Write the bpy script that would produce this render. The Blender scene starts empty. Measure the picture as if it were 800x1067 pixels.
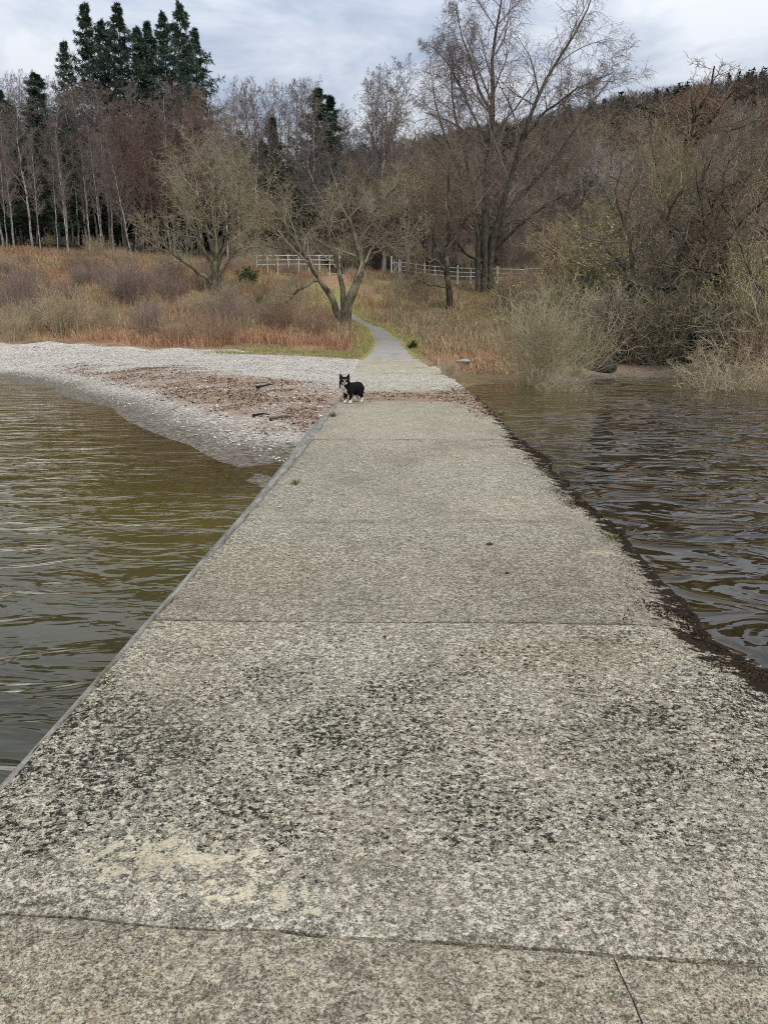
import bpy, math, random
import numpy as np
from mathutils import Vector, Matrix

scene = bpy.context.scene
COL = scene.collection
RNG = np.random.default_rng(11)
R = math.radians

# ------------------------------------------------------------------ camera
PITCH = R(13.6)
EYE = 1.5
cam_d = bpy.data.cameras.new('camera')
cam = bpy.data.objects.new('camera', cam_d)
COL.objects.link(cam)
cam.location = (0, 0, EYE)
cam.rotation_euler = (R(90) - PITCH, 0, 0)
cam_d.sensor_fit = 'HORIZONTAL'
cam_d.sensor_width = 26.0
cam_d.lens = 26.0
cam_d.clip_start = 0.05
cam_d.clip_end = 4000
scene.camera = cam


def at(u, v, y):
    """World point seen at photo pixel (u, v) of the 800 x 1067 picture, y metres ahead."""
    a = (u - 400) / 800.0
    b = (533.5 - v) / 800.0
    d = np.array([a, math.cos(PITCH) + b * math.sin(PITCH), -math.sin(PITCH) + b * math.cos(PITCH)])
    p = d * (y / d[1])
    return np.array([p[0], y, p[2] + EYE])


# ------------------------------------------------------------------ small helpers
def tag(o, label=None, cat=None, group=None, kind=None):
    if label: o['label'] = label
    if cat: o['category'] = cat
    if group: o['group'] = group
    if kind: o['kind'] = kind
    return o


def empty(name, loc, label, cat, group=None):
    o = bpy.data.objects.new(name, None)
    COL.objects.link(o)
    o.location = loc
    o.empty_display_size = 0.3
    return tag(o, label, cat, group)


def link_mesh(name, me, parent=None):
    o = bpy.data.objects.new(name, me)
    COL.objects.link(o)
    if parent is not None:
        o.parent = parent
    return o


def make_mesh(name, V, quads=None, tris=None, mat=None, smooth=True, attrs=None, cols=None):
    me = bpy.data.meshes.new(name)
    V = np.asarray(V, dtype=np.float32).reshape(-1, 3)
    q = np.zeros((0, 4), np.int32) if quads is None else np.asarray(quads, np.int32).reshape(-1, 4)
    t = np.zeros((0, 3), np.int32) if tris is None else np.asarray(tris, np.int32).reshape(-1, 3)
    me.vertices.add(len(V))
    me.vertices.foreach_set('co', V.ravel())
    loops = np.concatenate([q.ravel(), t.ravel()]).astype(np.int32)
    nf = len(q) + len(t)
    me.loops.add(len(loops))
    me.loops.foreach_set('vertex_index', loops)
    me.polygons.add(nf)
    start = np.concatenate([np.arange(len(q)) * 4, len(q) * 4 + np.arange(len(t)) * 3]).astype(np.int32)
    me.polygons.foreach_set('loop_start', start)
    me.polygons.foreach_set('use_smooth', np.full(nf, smooth, dtype=bool))
    me.update(calc_edges=True)
    if attrs:
        for k, a in attrs.items():
            at_ = me.attributes.new(k, 'FLOAT', 'POINT')
            at_.data.foreach_set('value', np.asarray(a, np.float32).ravel())
    if cols is not None:
        c = np.ones((len(V), 4), np.float32)
        c[:, :3] = cols
        ca = me.color_attributes.new('tint', 'FLOAT_COLOR', 'POINT')
        ca.data.foreach_set('color', c.ravel())
    if mat: me.materials.append(mat)
    return me


def nrm(a):
    return a / np.maximum(np.linalg.norm(a, axis=-1, keepdims=True), 1e-9)


# value noise in numpy
_tab = np.random.default_rng(5).random((256, 256))


def vnoise(x, y):
    x = np.asarray(x, float); y = np.asarray(y, float)
    xi = np.floor(x).astype(int); yi = np.floor(y).astype(int)
    fx = x - xi; fy = y - yi
    fx = fx * fx * (3 - 2 * fx); fy = fy * fy * (3 - 2 * fy)
    a = _tab[xi & 255, yi & 255]; b = _tab[(xi + 1) & 255, yi & 255]
    c = _tab[xi & 255, (yi + 1) & 255]; d = _tab[(xi + 1) & 255, (yi + 1) & 255]
    return (a * (1 - fx) + b * fx) * (1 - fy) + (c * (1 - fx) + d * fx) * fy


def fbm(x, y, o=4):
    s = 0; w = 0.5; f = 1.0
    for k in range(o):
        s = s + w * vnoise(x * f + 17.3 * k, y * f + 5.1 * k); w *= 0.5; f *= 2.03
    return s / (1 - 0.5 ** o)


def sstep(a, b, x):
    t = np.clip((np.asarray(x, float) - a) / (b - a), 0, 1)
    return t * t * (3 - 2 * t)


# ------------------------------------------------------------------ material helpers
class NT:
    def __init__(self, mat):
        self.t = mat.node_tree; self.n = self.t.nodes; self.l = self.t.links

    def add(self, kind, **kw):
        n = self.n.new(kind)
        for k, v in kw.items():
            if k.startswith('i_'):
                n.inputs[k[2:].replace('_', ' ')].default_value = v
            else:
                setattr(n, k, v)
        return n

    def link(self, a, b): self.l.new(a, b)

    def val(self, x, sock):
        if hasattr(x, 'is_output'): self.link(x, sock)
        else: sock.default_value = x

    def math(self, op, a, b=0.0, clamp=False):
        n = self.n.new('ShaderNodeMath'); n.operation = op; n.use_clamp = clamp
        self.val(a, n.inputs[0]); self.val(b, n.inputs[1])
        return n.outputs[0]

    def ramp(self, fac, stops, interp='LINEAR'):
        n = self.n.new('ShaderNodeValToRGB'); cr = n.color_ramp; cr.interpolation = interp
        while len(cr.elements) < len(stops): cr.elements.new(0.5)
        for e, (p, c) in zip(cr.elements, stops):
            e.position = p
            e.color = (c, c, c, 1) if isinstance(c, (int, float)) else (*c, 1)
        self.link(fac, n.inputs[0])
        return n.outputs[0]

    def mix(self, fac, a, b, mode='MIX'):
        n = self.n.new('ShaderNodeMix'); n.data_type = 'RGBA'; n.blend_type = mode
        n.clamp_factor = True
        self.val(fac, n.inputs[0])
        for x, s in ((a, n.inputs[6]), (b, n.inputs[7])):
            if hasattr(x, 'is_output'): self.link(x, s)
            else: s.default_value = (*x, 1) if len(x) == 3 else x
        return n.outputs[2]

    def noise(self, vec, scale, detail=3, rough=0.55, dist=0.0, out='Fac'):
        n = self.add('ShaderNodeTexNoise'); n.inputs['Scale'].default_value = scale
        n.inputs['Detail'].default_value = detail; n.inputs['Roughness'].default_value = rough
        n.inputs['Distortion'].default_value = dist
        if vec is not None: self.link(vec, n.inputs['Vector'])
        return n.outputs[out]

    def voronoi(self, vec, scale, out='Color', feature='F1', rnd=1.0):
        n = self.add('ShaderNodeTexVoronoi'); n.feature = feature
        n.inputs['Scale'].default_value = scale; n.inputs['Randomness'].default_value = rnd
        if vec is not None: self.link(vec, n.inputs['Vector'])
        return n.outputs[out]

    def attr(self, name, out='Fac'):
        n = self.add('ShaderNodeAttribute'); n.attribute_name = name
        return n.outputs[out]

    def scaled(self, vec, s):
        n = self.add('ShaderNodeVectorMath'); n.operation = 'MULTIPLY'
        self.link(vec, n.inputs[0]); n.inputs[1].default_value = s
        return n.outputs[0]


def new_mat(name, rough=0.9, spec=0.05):
    m = bpy.data.materials.new(name); m.use_nodes = True
    nt = NT(m)
    b = nt.n['Principled BSDF']
    b.inputs['Roughness'].default_value = rough
    b.inputs['Specular IOR Level'].default_value = spec
    return m, nt, b


def bump(nt, b, h, dist, strength=1.0):
    n = nt.add('ShaderNodeBump'); n.inputs['Distance'].default_value = dist
    n.inputs['Strength'].default_value = strength
    nt.link(h, n.inputs['Height']); nt.link(n.outputs[0], b.inputs['Normal'])


def bark_mat(name, c1, c2, c3=None, sc=(3, 3, 0.8), moss=None):
    m, nt, b = new_mat(name, 0.92, 0.03)
    tc = nt.add('ShaderNodeTexCoord')
    v = nt.scaled(tc.outputs['Object'], sc)
    f = nt.noise(v, 2.2, 5, 0.65)
    col = nt.ramp(f, [(0.35, c1), (0.62, c2)])
    if c3 is not None:
        g = nt.noise(tc.outputs['Object'], 1.1, 3)
        col = nt.mix(nt.ramp(g, [(0.5, 0.0), (0.62, 0.85)]), col, c3)
    rnd = nt.add('ShaderNodeObjectInfo').outputs['Random']
    vv = nt.math('MULTIPLY_ADD', rnd, 0.35); nt.n[-1].inputs[2].default_value = 0.82
    mul = nt.add('ShaderNodeVectorMath'); mul.operation = 'SCALE'
    nt.link(col, mul.inputs[0]); nt.link(vv, mul.inputs['Scale'])
    nt.link(mul.outputs[0], b.inputs['Base Color'])
    bump(nt, b, f, 0.03, 0.7)
    return m


def twig_mat(name, c1, c2, amp=0.4):
    m, nt, b = new_mat(name, 0.95, 0.0)
    tc = nt.add('ShaderNodeTexCoord')
    f = nt.noise(tc.outputs['Object'], 0.8, 3)
    col = nt.ramp(f, [(0.35, c1), (0.65, c2)])
    rnd = nt.add('ShaderNodeObjectInfo').outputs['Random']
    vv = nt.math('MULTIPLY_ADD', rnd, amp); nt.n[-1].inputs[2].default_value = 1 - amp / 2
    mul = nt.add('ShaderNodeVectorMath'); mul.operation = 'SCALE'
    nt.link(col, mul.inputs[0]); nt.link(vv, mul.inputs['Scale'])
    nt.link(mul.outputs[0], b.inputs['Base Color'])
    return m


def tint_mat(name, rough=0.95, spec=0.0):
    m, nt, b = new_mat(name, rough, spec)
    a = nt.attr('tint', 'Color')
    f = nt.noise(nt.add('ShaderNodeNewGeometry').outputs['Position'], 6.0, 2)
    mul = nt.add('ShaderNodeVectorMath'); mul.operation = 'SCALE'
    vv = nt.math('MULTIPLY_ADD', f, 0.6); nt.n[-1].inputs[2].default_value = 0.7
    nt.link(a, mul.inputs[0]); nt.link(vv, mul.inputs['Scale'])
    nt.link(mul.outputs[0], b.inputs['Base Color'])
    return m


M = {}
M['birch_bark'] = bark_mat('birch_bark', (0.085, 0.075, 0.063), (0.46, 0.43, 0.385), (0.11, 0.10, 0.085), (1.5, 1.5, 1.6))
M['birch_dark'] = bark_mat('old_birch_bark', (0.035, 0.031, 0.026), (0.14, 0.125, 0.105), (0.065, 0.068, 0.045))
M['oak_bark'] = bark_mat('oak_bark', (0.022, 0.019, 0.015), (0.095, 0.085, 0.066), (0.19, 0.18, 0.12))
M['grey_oak_bark'] = bark_mat('grey_oak_bark', (0.12, 0.105, 0.08), (0.34, 0.31, 0.25), (0.30, 0.29, 0.19))
M['pale_bark'] = bark_mat('lichened_bark', (0.04, 0.035, 0.024), (0.15, 0.135, 0.095), (0.22, 0.205, 0.135))
M['spruce_bark'] = bark_mat('spruce_bark', (0.05, 0.038, 0.03), (0.13, 0.10, 0.08))
M['birch_twig'] = twig_mat('birch_twig', (0.155, 0.125, 0.112), (0.245, 0.205, 0.185), 0.6)
M['larch_twig'] = twig_mat('russet_twig', (0.17, 0.112, 0.092), (0.24, 0.165, 0.138), 0.7)
M['oak_twig'] = twig_mat('oak_twig', (0.20, 0.155, 0.105), (0.31, 0.25, 0.175), 0.95)
M['oak_twig_dark'] = twig_mat('dark_oak_twig', (0.11, 0.092, 0.07), (0.20, 0.175, 0.135))
M['oak_twig_olive'] = twig_mat('olive_oak_twig', (0.21, 0.175, 0.09), (0.32, 0.275, 0.155), 0.95)
M['oak_twig_russet'] = twig_mat('russet_oak_twig', (0.22, 0.15, 0.105), (0.31, 0.22, 0.155), 0.95)
M['oak_twig_grey'] = twig_mat('grey_oak_twig', (0.21, 0.185, 0.165), (0.32, 0.29, 0.26), 0.95)
M['pale_twig'] = twig_mat('lichened_twig', (0.24, 0.205, 0.135), (0.38, 0.335, 0.235), 0.2)
M['willow_twig'] = twig_mat('willow_twig', (0.24, 0.205, 0.12), (0.40, 0.35, 0.235), 0.3)
M['straw_twig'] = twig_mat('straw_stem', (0.33, 0.27, 0.175), (0.47, 0.395, 0.275), 0.3)
M['red_twig'] = twig_mat('russet_stem', (0.25, 0.165, 0.115), (0.36, 0.26, 0.18), 0.3)
M['purple_twig'] = twig_mat('mauve_stem', (0.21, 0.160, 0.135), (0.32, 0.25, 0.215), 0.3)
M['olive_twig'] = twig_mat('olive_stem', (0.16, 0.138, 0.08), (0.27, 0.235, 0.15), 0.9)
M['grey_twig'] = twig_mat('grey_stem', (0.17, 0.148, 0.115), (0.32, 0.285, 0.23), 0.9)
M['needle'] = twig_mat('spruce_needle', (0.036, 0.060, 0.044), (0.085, 0.125, 0.085), 0.5)
M['yellow_leaf'] = twig_mat('yellow_catkin', (0.40, 0.37, 0.17), (0.52, 0.49, 0.27), 0.2)
M['green_leaf'] = twig_mat('dark_green_leaf', (0.03, 0.06, 0.018), (0.06, 0.10, 0.03), 0.3)
M['tint'] = tint_mat('tinted_plants')
M['stone_tint'] = tint_mat('tinted_stone', 0.85, 0.08)

# ------------------------------------------------------------------ terrain
WATER_Z = -0.30
CP = np.array([
    (-1.5, 0, -1.2), (-6, 0, -1.8), (-20, 0, -2.5), (-60, 0, -4), (-3, 6, -.9), (-6, 9, -1.1), (-10, 14, -1.0), (-20, 22, -1.1),
    (-35, 30, -1.3), (-70, 40, -2), (-2.2, 8.3, -.42),
    (-1.0, 8.8, -.25), (-2.0, 10.2, -.29), (-2.96, 11.75, -.3), (-6.1, 17.5, -.3), (-10, 23.7, -.3), (-14.2, 28.9, -.3), (-22, 36, -.3), (-40, 48, -.3), (-80, 60, -.3),
    (-1.1, 12, -.11), (-1.1, 15, -.05), (-1.1, 20, -.04), (-4, 18, -.02), (-6, 22, .02), (-8, 26, .08), (-4, 27, .06), (-12, 31, .1), (-14, 34, .3),
    (-3, 33, .16), (-18, 37, .35), (-2, 23, -.03), (-2, 29, 0.03),
    (0.5, 10, -.9), (0.5, 14, -.4), (0.5, 18, -.12), (0.5, 22, -.06), (0.5, 27, -.06), (0.5, 32, -.05), (0.4, 36.5, .0),
    (2.2, 22, -.33), (2.8, 25, -.28), (4.2, 25.3, -.3), (6.4, 26, -.3), (8.4, 28.3, -.3), (11.2, 28.3, -.3), (12.5, 24.5, -.3), (16, 22.5, -.3),
    (30, 20, -.3), (80, 10, -.3),
    (2.4, 15, -.7), (2.3, 18.5, -.45), (2.2, 5, -1.0), (5, 20, -.75), (8, 22, -.9), (6, 10, -1.8), (20, 5, -3), (60, -10, -4), (0, -20, -3),
    (-100, -30, -6), (100, -30, -6), (9, 25, -.6), (14, 15, -1.6),
    (2.2, 29, -.04), (2.5, 35, .1), (5, 30, .2), (9, 31, .15), (12, 31, .15), (14, 28, .3), (20, 28, .8), (12, 40, 1.6), (8, 45, 1.5), (20, 45, 3),
    (5, 50, 1.7), (4.5, 57, 2.6), (8, 63, 4.3), (12, 70, 5.0), (19, 66, 5.1), (30, 60, 6), (50, 50, 6), (80, 40, 8),
    (0.6, 42, .35), (0.3, 47, .95), (-0.3, 52, 1.5), (-1.5, 56, 2.05), (-4, 60, 2.9), (2.5, 47, 1.1), (-1.8, 47, 1.2), (-3, 52, 1.9),
    (-18, 42, .8), (-14, 40, .55), (-8, 39, .45), (-4, 39, .35), (-2.3, 48, 1.4), (-8, 46, 1.5), (-11.8, 56, 3.6), (-17, 50, 2.5), (-25, 52, 3.0),
    (-28, 62, 5.2), (-35.6, 75, 8.4), (-18, 68, 6.0), (-10.7, 68, 5.8), (-3.8, 68, 5.7), (0.7, 74, 5.8), (-20, 85, 9.3), (-33.6, 90, 10.3),
    (-50, 70, 7), (-60, 90, 10), (-10, 90, 9), (0, 90, 8.5), (10, 90, 9), (25, 90, 11), (40, 90, 13), (-30, 115, 12), (-60, 130, 13), (0, 115, 13),
    (30, 115, 17), (60, 100, 17), (100, 80, 16), (-100, 100, 10), (-60, 50, 2)], float)


def _kern(d): return d


_D = np.linalg.norm(CP[:, None, :2] - CP[None, :, :2], axis=2)
_A = np.zeros((len(CP) + 3, len(CP) + 3))
_A[:len(CP), :len(CP)] = _kern(_D) + np.eye(len(CP)) * -0.02
_A[:len(CP), len(CP):] = np.c_[np.ones(len(CP)), CP[:, :2]]
_A[len(CP):, :len(CP)] = _A[:len(CP), len(CP):].T
_W = np.linalg.solve(_A, np.r_[CP[:, 2], 0, 0, 0])
AZ = np.array([-80, -40, -25, -10, -3, 1.3, 6.5, 10.4, 15.2, 21, 24.3, 35, 60, 90])
EL = np.array([2, 3, 4.5, 8, 10.8, 11.6, 12.7, 13.1, 14.1, 14.4, 14.7, 15.2, 13, 8])


def gz(x, y):
    x = np.atleast_1d(np.asarray(x, float)); y = np.atleast_1d(np.asarray(y, float))
    out = np.empty(x.shape)
    xf = x.ravel(); yf = y.ravel(); of = out.ravel()
    for i in range(0, len(xf), 20000):
        sx = xf[i:i + 20000]; sy = yf[i:i + 20000]
        d = np.hypot(sx[:, None] - CP[None, :, 0], sy[:, None] - CP[None, :, 1])
        z = _kern(d) @ _W[:len(CP)] + _W[-3] + _W[-2] * sx + _W[-1] * sy
        r = np.hypot(sx, sy); az = np.degrees(np.arctan2(sx, sy))
        ridge = 470 * np.tan(np.radians(np.interp(az, AZ, EL))) - 5
        t = (r - 95) / (470 - 95)
        hill = np.where(t < 1, 10 + (ridge - 10) * np.clip(t, 0, 1) ** 0.95, ridge - (r - 470) * 0.05)
        hill = np.where(yf[i:i + 20000] < 20, z, hill)
        w = sstep(95, 150, r) * sstep(20, 60, sy)
        z = z * (1 - w) + hill * w
        bumpy = (fbm(sx * 0.35, sy * 0.35, 4) - 0.5)
        z = z + bumpy * np.where(sy > 36, 0.5, 0.06) * sstep(-1.0, 0.6, z) * np.where(np.abs(sx - 0.3) < 2.6, 0.25, 1)
        of[i:i + 20000] = z
    return of.reshape(x.shape)


def g1(x, y): return float(gz([x], [y])[0])


def axis_grid(segs):
    out = []
    for a, b, s in segs:
        out.append(np.arange(a, b, s))
    out.append([segs[-1][1]])
    return np.concatenate(out)


# jetty edges
def xL(y): return np.interp(y, [-4, 2.2, 4.5, 6.5, 9.6, 14.7, 24, 36.5], [-1.36, -1.27, -1.18, -1.09, -0.98, -0.92, -1.0, -1.12])


def xR(y): return np.interp(y, [-4, 3.2, 5.5, 7, 9.4, 16, 21.5, 26, 31, 36.5], [1.70, 1.76, 1.82, 1.88, 1.94, 2.08, 2.13, 1.98, 1.82, 1.66])


PATHP = np.array([(0.27, 36.1, 1.38), (0.32, 40, 1.08), (0.22, 44, 0.80), (-0.25, 48, 0.62), (-0.95, 51, 0.52), (-1.75, 54, 0.45), (-2.5, 57, 0.40), (-3.3, 60, 0.3), (-4.2, 68, 0.1)])

SHORE = np.array([(-80, 60), (-40, 48), (-22, 36), (-14.2, 28.9), (-10, 23.7), (-6.1, 17.5), (-2.96, 11.75), (-1.0, 9.4)])


def beach_top(x): return np.interp(x, [-60, -40, -20, -14, -8, -3, 0, 2, 4, 8, 14, 30], [60, 54, 41.5, 39, 37.3, 36.2, 36, 30, 27.2, 30.2, 30, 24])


def build_terrain():
    xs = axis_grid([(-900, -120, 40), (-120, -45, 3), (-45, -18, 0.8), (-18, 18, 0.35), (18, 45, 0.8), (45, 120, 3), (120, 900, 40)])
    ys = axis_grid([(-120, -10, 10), (-10, 8, 0.8), (8, 60, 0.35), (60, 110, 0.8), (110, 200, 3), (200, 1300, 25)])
    X, Y = np.meshgrid(xs, ys, indexing='ij')
    Z = gz(X, Y)
    # keep the sheet below the jetty deck
    on = (X > xL(Y) - 0.05) & (X < xR(Y) + 0.0) & (Y < 36.6)
    Z = np.where(on, np.minimum(Z, -0.10), Z)
    n0, n1 = X.shape
    V = np.stack([X, Y, Z], -1).reshape(-1, 3)
    I = np.arange(n0 * n1).reshape(n0, n1)
    q = np.stack([I[:-1, :-1], I[1:, :-1], I[1:, 1:], I[:-1, 1:]], -1).reshape(-1, 4)
    x, y, z = V.T
    nb = fbm(x * 0.5, y * 0.5, 4) - 0.5
    bt = beach_top(x)
    gravel = sstep(1.0, -0.8, y - bt + nb * 3.0)
    gravel = np.where(x > 2.1, gravel * sstep(4.6, 6.0, x), gravel)
    # brown drifted leaves in a band above the pale stones, on the inner part of the beach
    lit = sstep(0.0, 1.4, z + 0.17 + nb * 0.25 + np.clip((-x - 4) * 0.0, 0, 1)) * 0
    s_up = np.interp(x, SHORE[:, 0], SHORE[:, 1])
    d_up = (y - s_up)
    lit = 0.85 * sstep(1.0, 3.6, d_up + nb * 3) * sstep(13.5, 8.0, d_up + nb * 4 - np.clip((-x - 3), 0, 8) * 0.0) * (x < 2.2)
    lit = lit * np.interp(x, [-22, -14, -9, -4], [0.15, 0.35, 0.75, 1.0]) * sstep(25.5, 22.5, y + nb * 5 + np.clip(x + 3, -9, 0) * 0.7)
    lit = np.maximum(lit, sstep(2.2, 3.0, x) * 0.95)
    wet = sstep(0.17, 0.05, z - WATER_Z + nb * 0.05) * sstep(-0.10, -0.02, z - WATER_Z + 0.06)
    px = np.interp(y, PATHP[:, 1], PATHP[:, 0]); pw = np.interp(y, PATHP[:, 1], PATHP[:, 2])
    dpath = np.abs(x - px) - pw
    grass = sstep(1.8, 0.2, dpath + nb * 2.0) * sstep(35, 37, y) * sstep(70, 60, y)
    grass = np.maximum(grass, sstep(35.2, 35.9, y + nb * 1.2) * sstep(39.4, 38.0, y + nb * 2) * sstep(-8.5, -6, x + nb * 2) * (x < 0.6) )
    grass = np.maximum(grass, sstep(0.50, 0.62, fbm(x * 0.22 + 9, y * 0.22, 3)) * sstep(38, 46, y) * 0.6)
    grass = np.maximum(grass, sstep(6.5, 4.5, np.hypot((x + 10.2) / 1.2, (y - 61.5) / 1.4)) * 0.8)
    red = sstep(0.42, 0.60, fbm(x * 0.3 + 31, y * 0.3 + 7, 3))
    red = np.where(x > 0.8, red * 0.25, red)
    red = np.maximum(red, sstep(3.2, 1.0, np.hypot(x - 3.6, (y - 35) / 2.5)) )
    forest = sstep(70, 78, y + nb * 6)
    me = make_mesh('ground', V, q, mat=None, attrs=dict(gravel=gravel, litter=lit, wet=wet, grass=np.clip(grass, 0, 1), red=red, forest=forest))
    m, nt, b = new_mat('bank_ground', 0.95, 0.03)
    P = nt.add('ShaderNodeNewGeometry').outputs['Position']
    n1_ = nt.noise(P, 1.7, 6, 0.65); n2 = nt.noise(P, 9.0, 5, 0.7)
    straw = nt.ramp(n2, [(0.3, (0.09, 0.062, 0.035)), (0.5, (0.19, 0.135, 0.075)), (0.7, (0.31, 0.235, 0.14))])
    redc = nt.ramp(n2, [(0.3, (0.13, 0.078, 0.048)), (0.5, (0.29, 0.18, 0.115)), (0.72, (0.45, 0.31, 0.21))])
    grassc = nt.ramp(n2, [(0.3, (0.12, 0.115, 0.045)), (0.5, (0.25, 0.225, 0.095)), (0.72, (0.40, 0.34, 0.17))])
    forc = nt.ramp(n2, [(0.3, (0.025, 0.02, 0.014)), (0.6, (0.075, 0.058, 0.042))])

    def soft(a, k=0.9):
        v = nt.math('ADD', nt.attr(a), nt.math('MULTIPLY', nt.math('SUBTRACT', n1_, 0.5), k))
        return nt.ramp(v, [(0.38, 0.0), (0.62, 1.0)])
    c = nt.mix(soft('red'), straw, redc)
    c = nt.mix(soft('grass'), c, grassc)
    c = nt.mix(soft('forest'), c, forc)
    # pebbles
    warp = nt.add('ShaderNodeVectorMath'); warp.operation = 'ADD'
    nt.link(P, warp.inputs[0]); nt.link(nt.scaled(nt.noise(P, 6, 2, out='Color'), (0.06, 0.06, 0.06)), warp.inputs[1])
    W = warp.outputs[0]
    vc = nt.voronoi(W, 14.0); vd = nt.voronoi(W, 14.0, 'Distance')
    sep = nt.add('ShaderNodeSeparateColor'); nt.link(vc, sep.inputs[0])
    peb = nt.ramp(sep.outputs[0], [(0.0, (0.27, 0.24, 0.20)), (0.25, (0.55, 0.505, 0.435)), (0.7, (0.76, 0.715, 0.635)), (1.0, (0.86, 0.82, 0.74))])
    vc2 = nt.voronoi(W, 37.0)
    sep2 = nt.add('ShaderNodeSeparateColor'); nt.link(vc2, sep2.inputs[0])
    peb = nt.mix(0.45, peb, nt.ramp(sep2.outputs[1], [(0.1, (0.13, 0.115, 0.10)), (0.5, (0.62, 0.58, 0.51)), (1.0, (0.86, 0.82, 0.75))]))
    peb = nt.mix(nt.ramp(vd, [(0.35, 0.0), (0.75, 0.55)]), peb, (0.12, 0.105, 0.09))
    peb = nt.mix(nt.ramp(n1_, [(0.45, 0.0), (0.75, 0.45)]), peb, (0.27, 0.22, 0.18))
    leafc = nt.ramp(nt.noise(P, 26.0, 4, 0.8), [(0.28, (0.085, 0.054, 0.038)), (0.43, (0.21, 0.14, 0.10)), (0.56, (0.34, 0.25, 0.19)), (0.68, (0.56, 0.49, 0.41))])
    leafc = nt.mix(nt.ramp(n1_, [(0.5, 0.0), (0.66, 0.5)]), leafc, (0.32, 0.21, 0.115))
    lv_ = nt.math('ADD', nt.attr('litter'), nt.math('MULTIPLY', nt.math('SUBTRACT', nt.noise(P, 3.5, 6, 0.75), 0.5), 2.2))
    g = nt.mix(nt.ramp(lv_, [(0.15, 0.0), (0.85, 0.95)]), peb, leafc)
    g = nt.mix(nt.attr('wet'), g, nt.mix(1.0, peb, (0.36, 0.34, 0.31), 'MULTIPLY'))
    c = nt.mix(soft('gravel', 0.5), c, g)
    # lake bed
    sepP = nt.add('ShaderNodeSeparateXYZ'); nt.link(P, sepP.inputs[0])
    bed = nt.ramp(n2, [(0.3, (0.06, 0.05, 0.016)), (0.7, (0.16, 0.125, 0.045))])
    c = nt.mix(nt.ramp(nt.math('MULTIPLY_ADD', sepP.outputs[2], -6.0), [(0.0, 0.0), (0.6, 1.0)]), c, bed)
    nt.n[-1]
    for n in nt.n:
        if n.type == 'MATH' and n.operation == 'MULTIPLY_ADD' and n.inputs[1].default_value == -6.0:
            n.inputs[2].default_value = -2.0      # 0 at z = -0.33, 1 at z = -0.43
    nt.link(c, b.inputs['Base Color'])
    bump(nt, b, nt.math('ADD', n2, nt.math('MULTIPLY', vd, nt.math('MULTIPLY', nt.attr('gravel'), -0.8))), 0.06, 0.9)
    me.materials.append(m)
    o = link_mesh('ground', me); tag(o, kind='structure')


build_terrain()


# ------------------------------------------------------------------ path
def build_path():
    ys = np.arange(36.2, 58, 0.3)
    K = 9
    V = []; 
    for i, y in enumerate(ys):
        cx = np.interp(y, PATHP[:, 1], PATHP[:, 0]); w = np.interp(y, PATHP[:, 1], PATHP[:, 2])
        wl = w * (1 + 0.18 * (vnoise(y * 0.9, 3.1) - 0.5) * min(1, (y - 36.2) / 2)); wr = w * (1 + 0.22 * (vnoise(y * 0.8, 9.7) - 0.5) * min(1, (y - 36.2) / 2))
        xs = np.linspace(cx - wl, cx + wr, K)
        zz = gz(xs, np.full(K, y))
        edge = np.abs(np.linspace(-1, 1, K))
        zz = np.maximum(zz + 0.03 - 0.12 * (edge > 0.98), 0.014 if y < 37.5 else -9)
        if y < 36.7: zz = np.minimum(zz, 0.014)
        zz = zz - 0.10 if i == 0 else zz
        V += [(x, y, z) for x, z in zip(xs, zz)]
    n = len(ys); I = np.arange(n * K).reshape(n, K)
    q = np.stack([I[:-1, :-1], I[:-1, 1:], I[1:, 1:], I[1:, :-1]], -1).reshape(-1, 4)
    m, nt, b = new_mat('path_gravel', 0.95, 0.04)
    P = nt.add('ShaderNodeNewGeometry').outputs['Position']
    f = nt.noise(P, 30, 4, 0.7); g = nt.noise(P, 1.2, 4)
    c = nt.ramp(f, [(0.3, (0.12, 0.114, 0.10)), (0.7, (0.31, 0.295, 0.26))])
    sepP = nt.add('ShaderNodeSeparateXYZ'); nt.link(P, sepP.inputs[0])
    pale = nt.ramp(nt.math('MULTIPLY', sepP.outputs[1], 0.02), [(0.80, 1.0), (0.90, 0.0)])
    c = nt.mix(pale, c, nt.ramp(f, [(0.3, (0.20, 0.19, 0.17)), (0.7, (0.42, 0.40, 0.37))]))
    c = nt.mix(nt.ramp(g, [(0.5, 0.0), (0.7, 0.5)]), c, (0.16, 0.14, 0.09))
    nt.link(c, b.inputs['Base Color']); bump(nt, b, f, 0.02)
    tag(link_mesh('path', make_mesh('path', V, q, mat=m)), kind='structure')


build_path()


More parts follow.
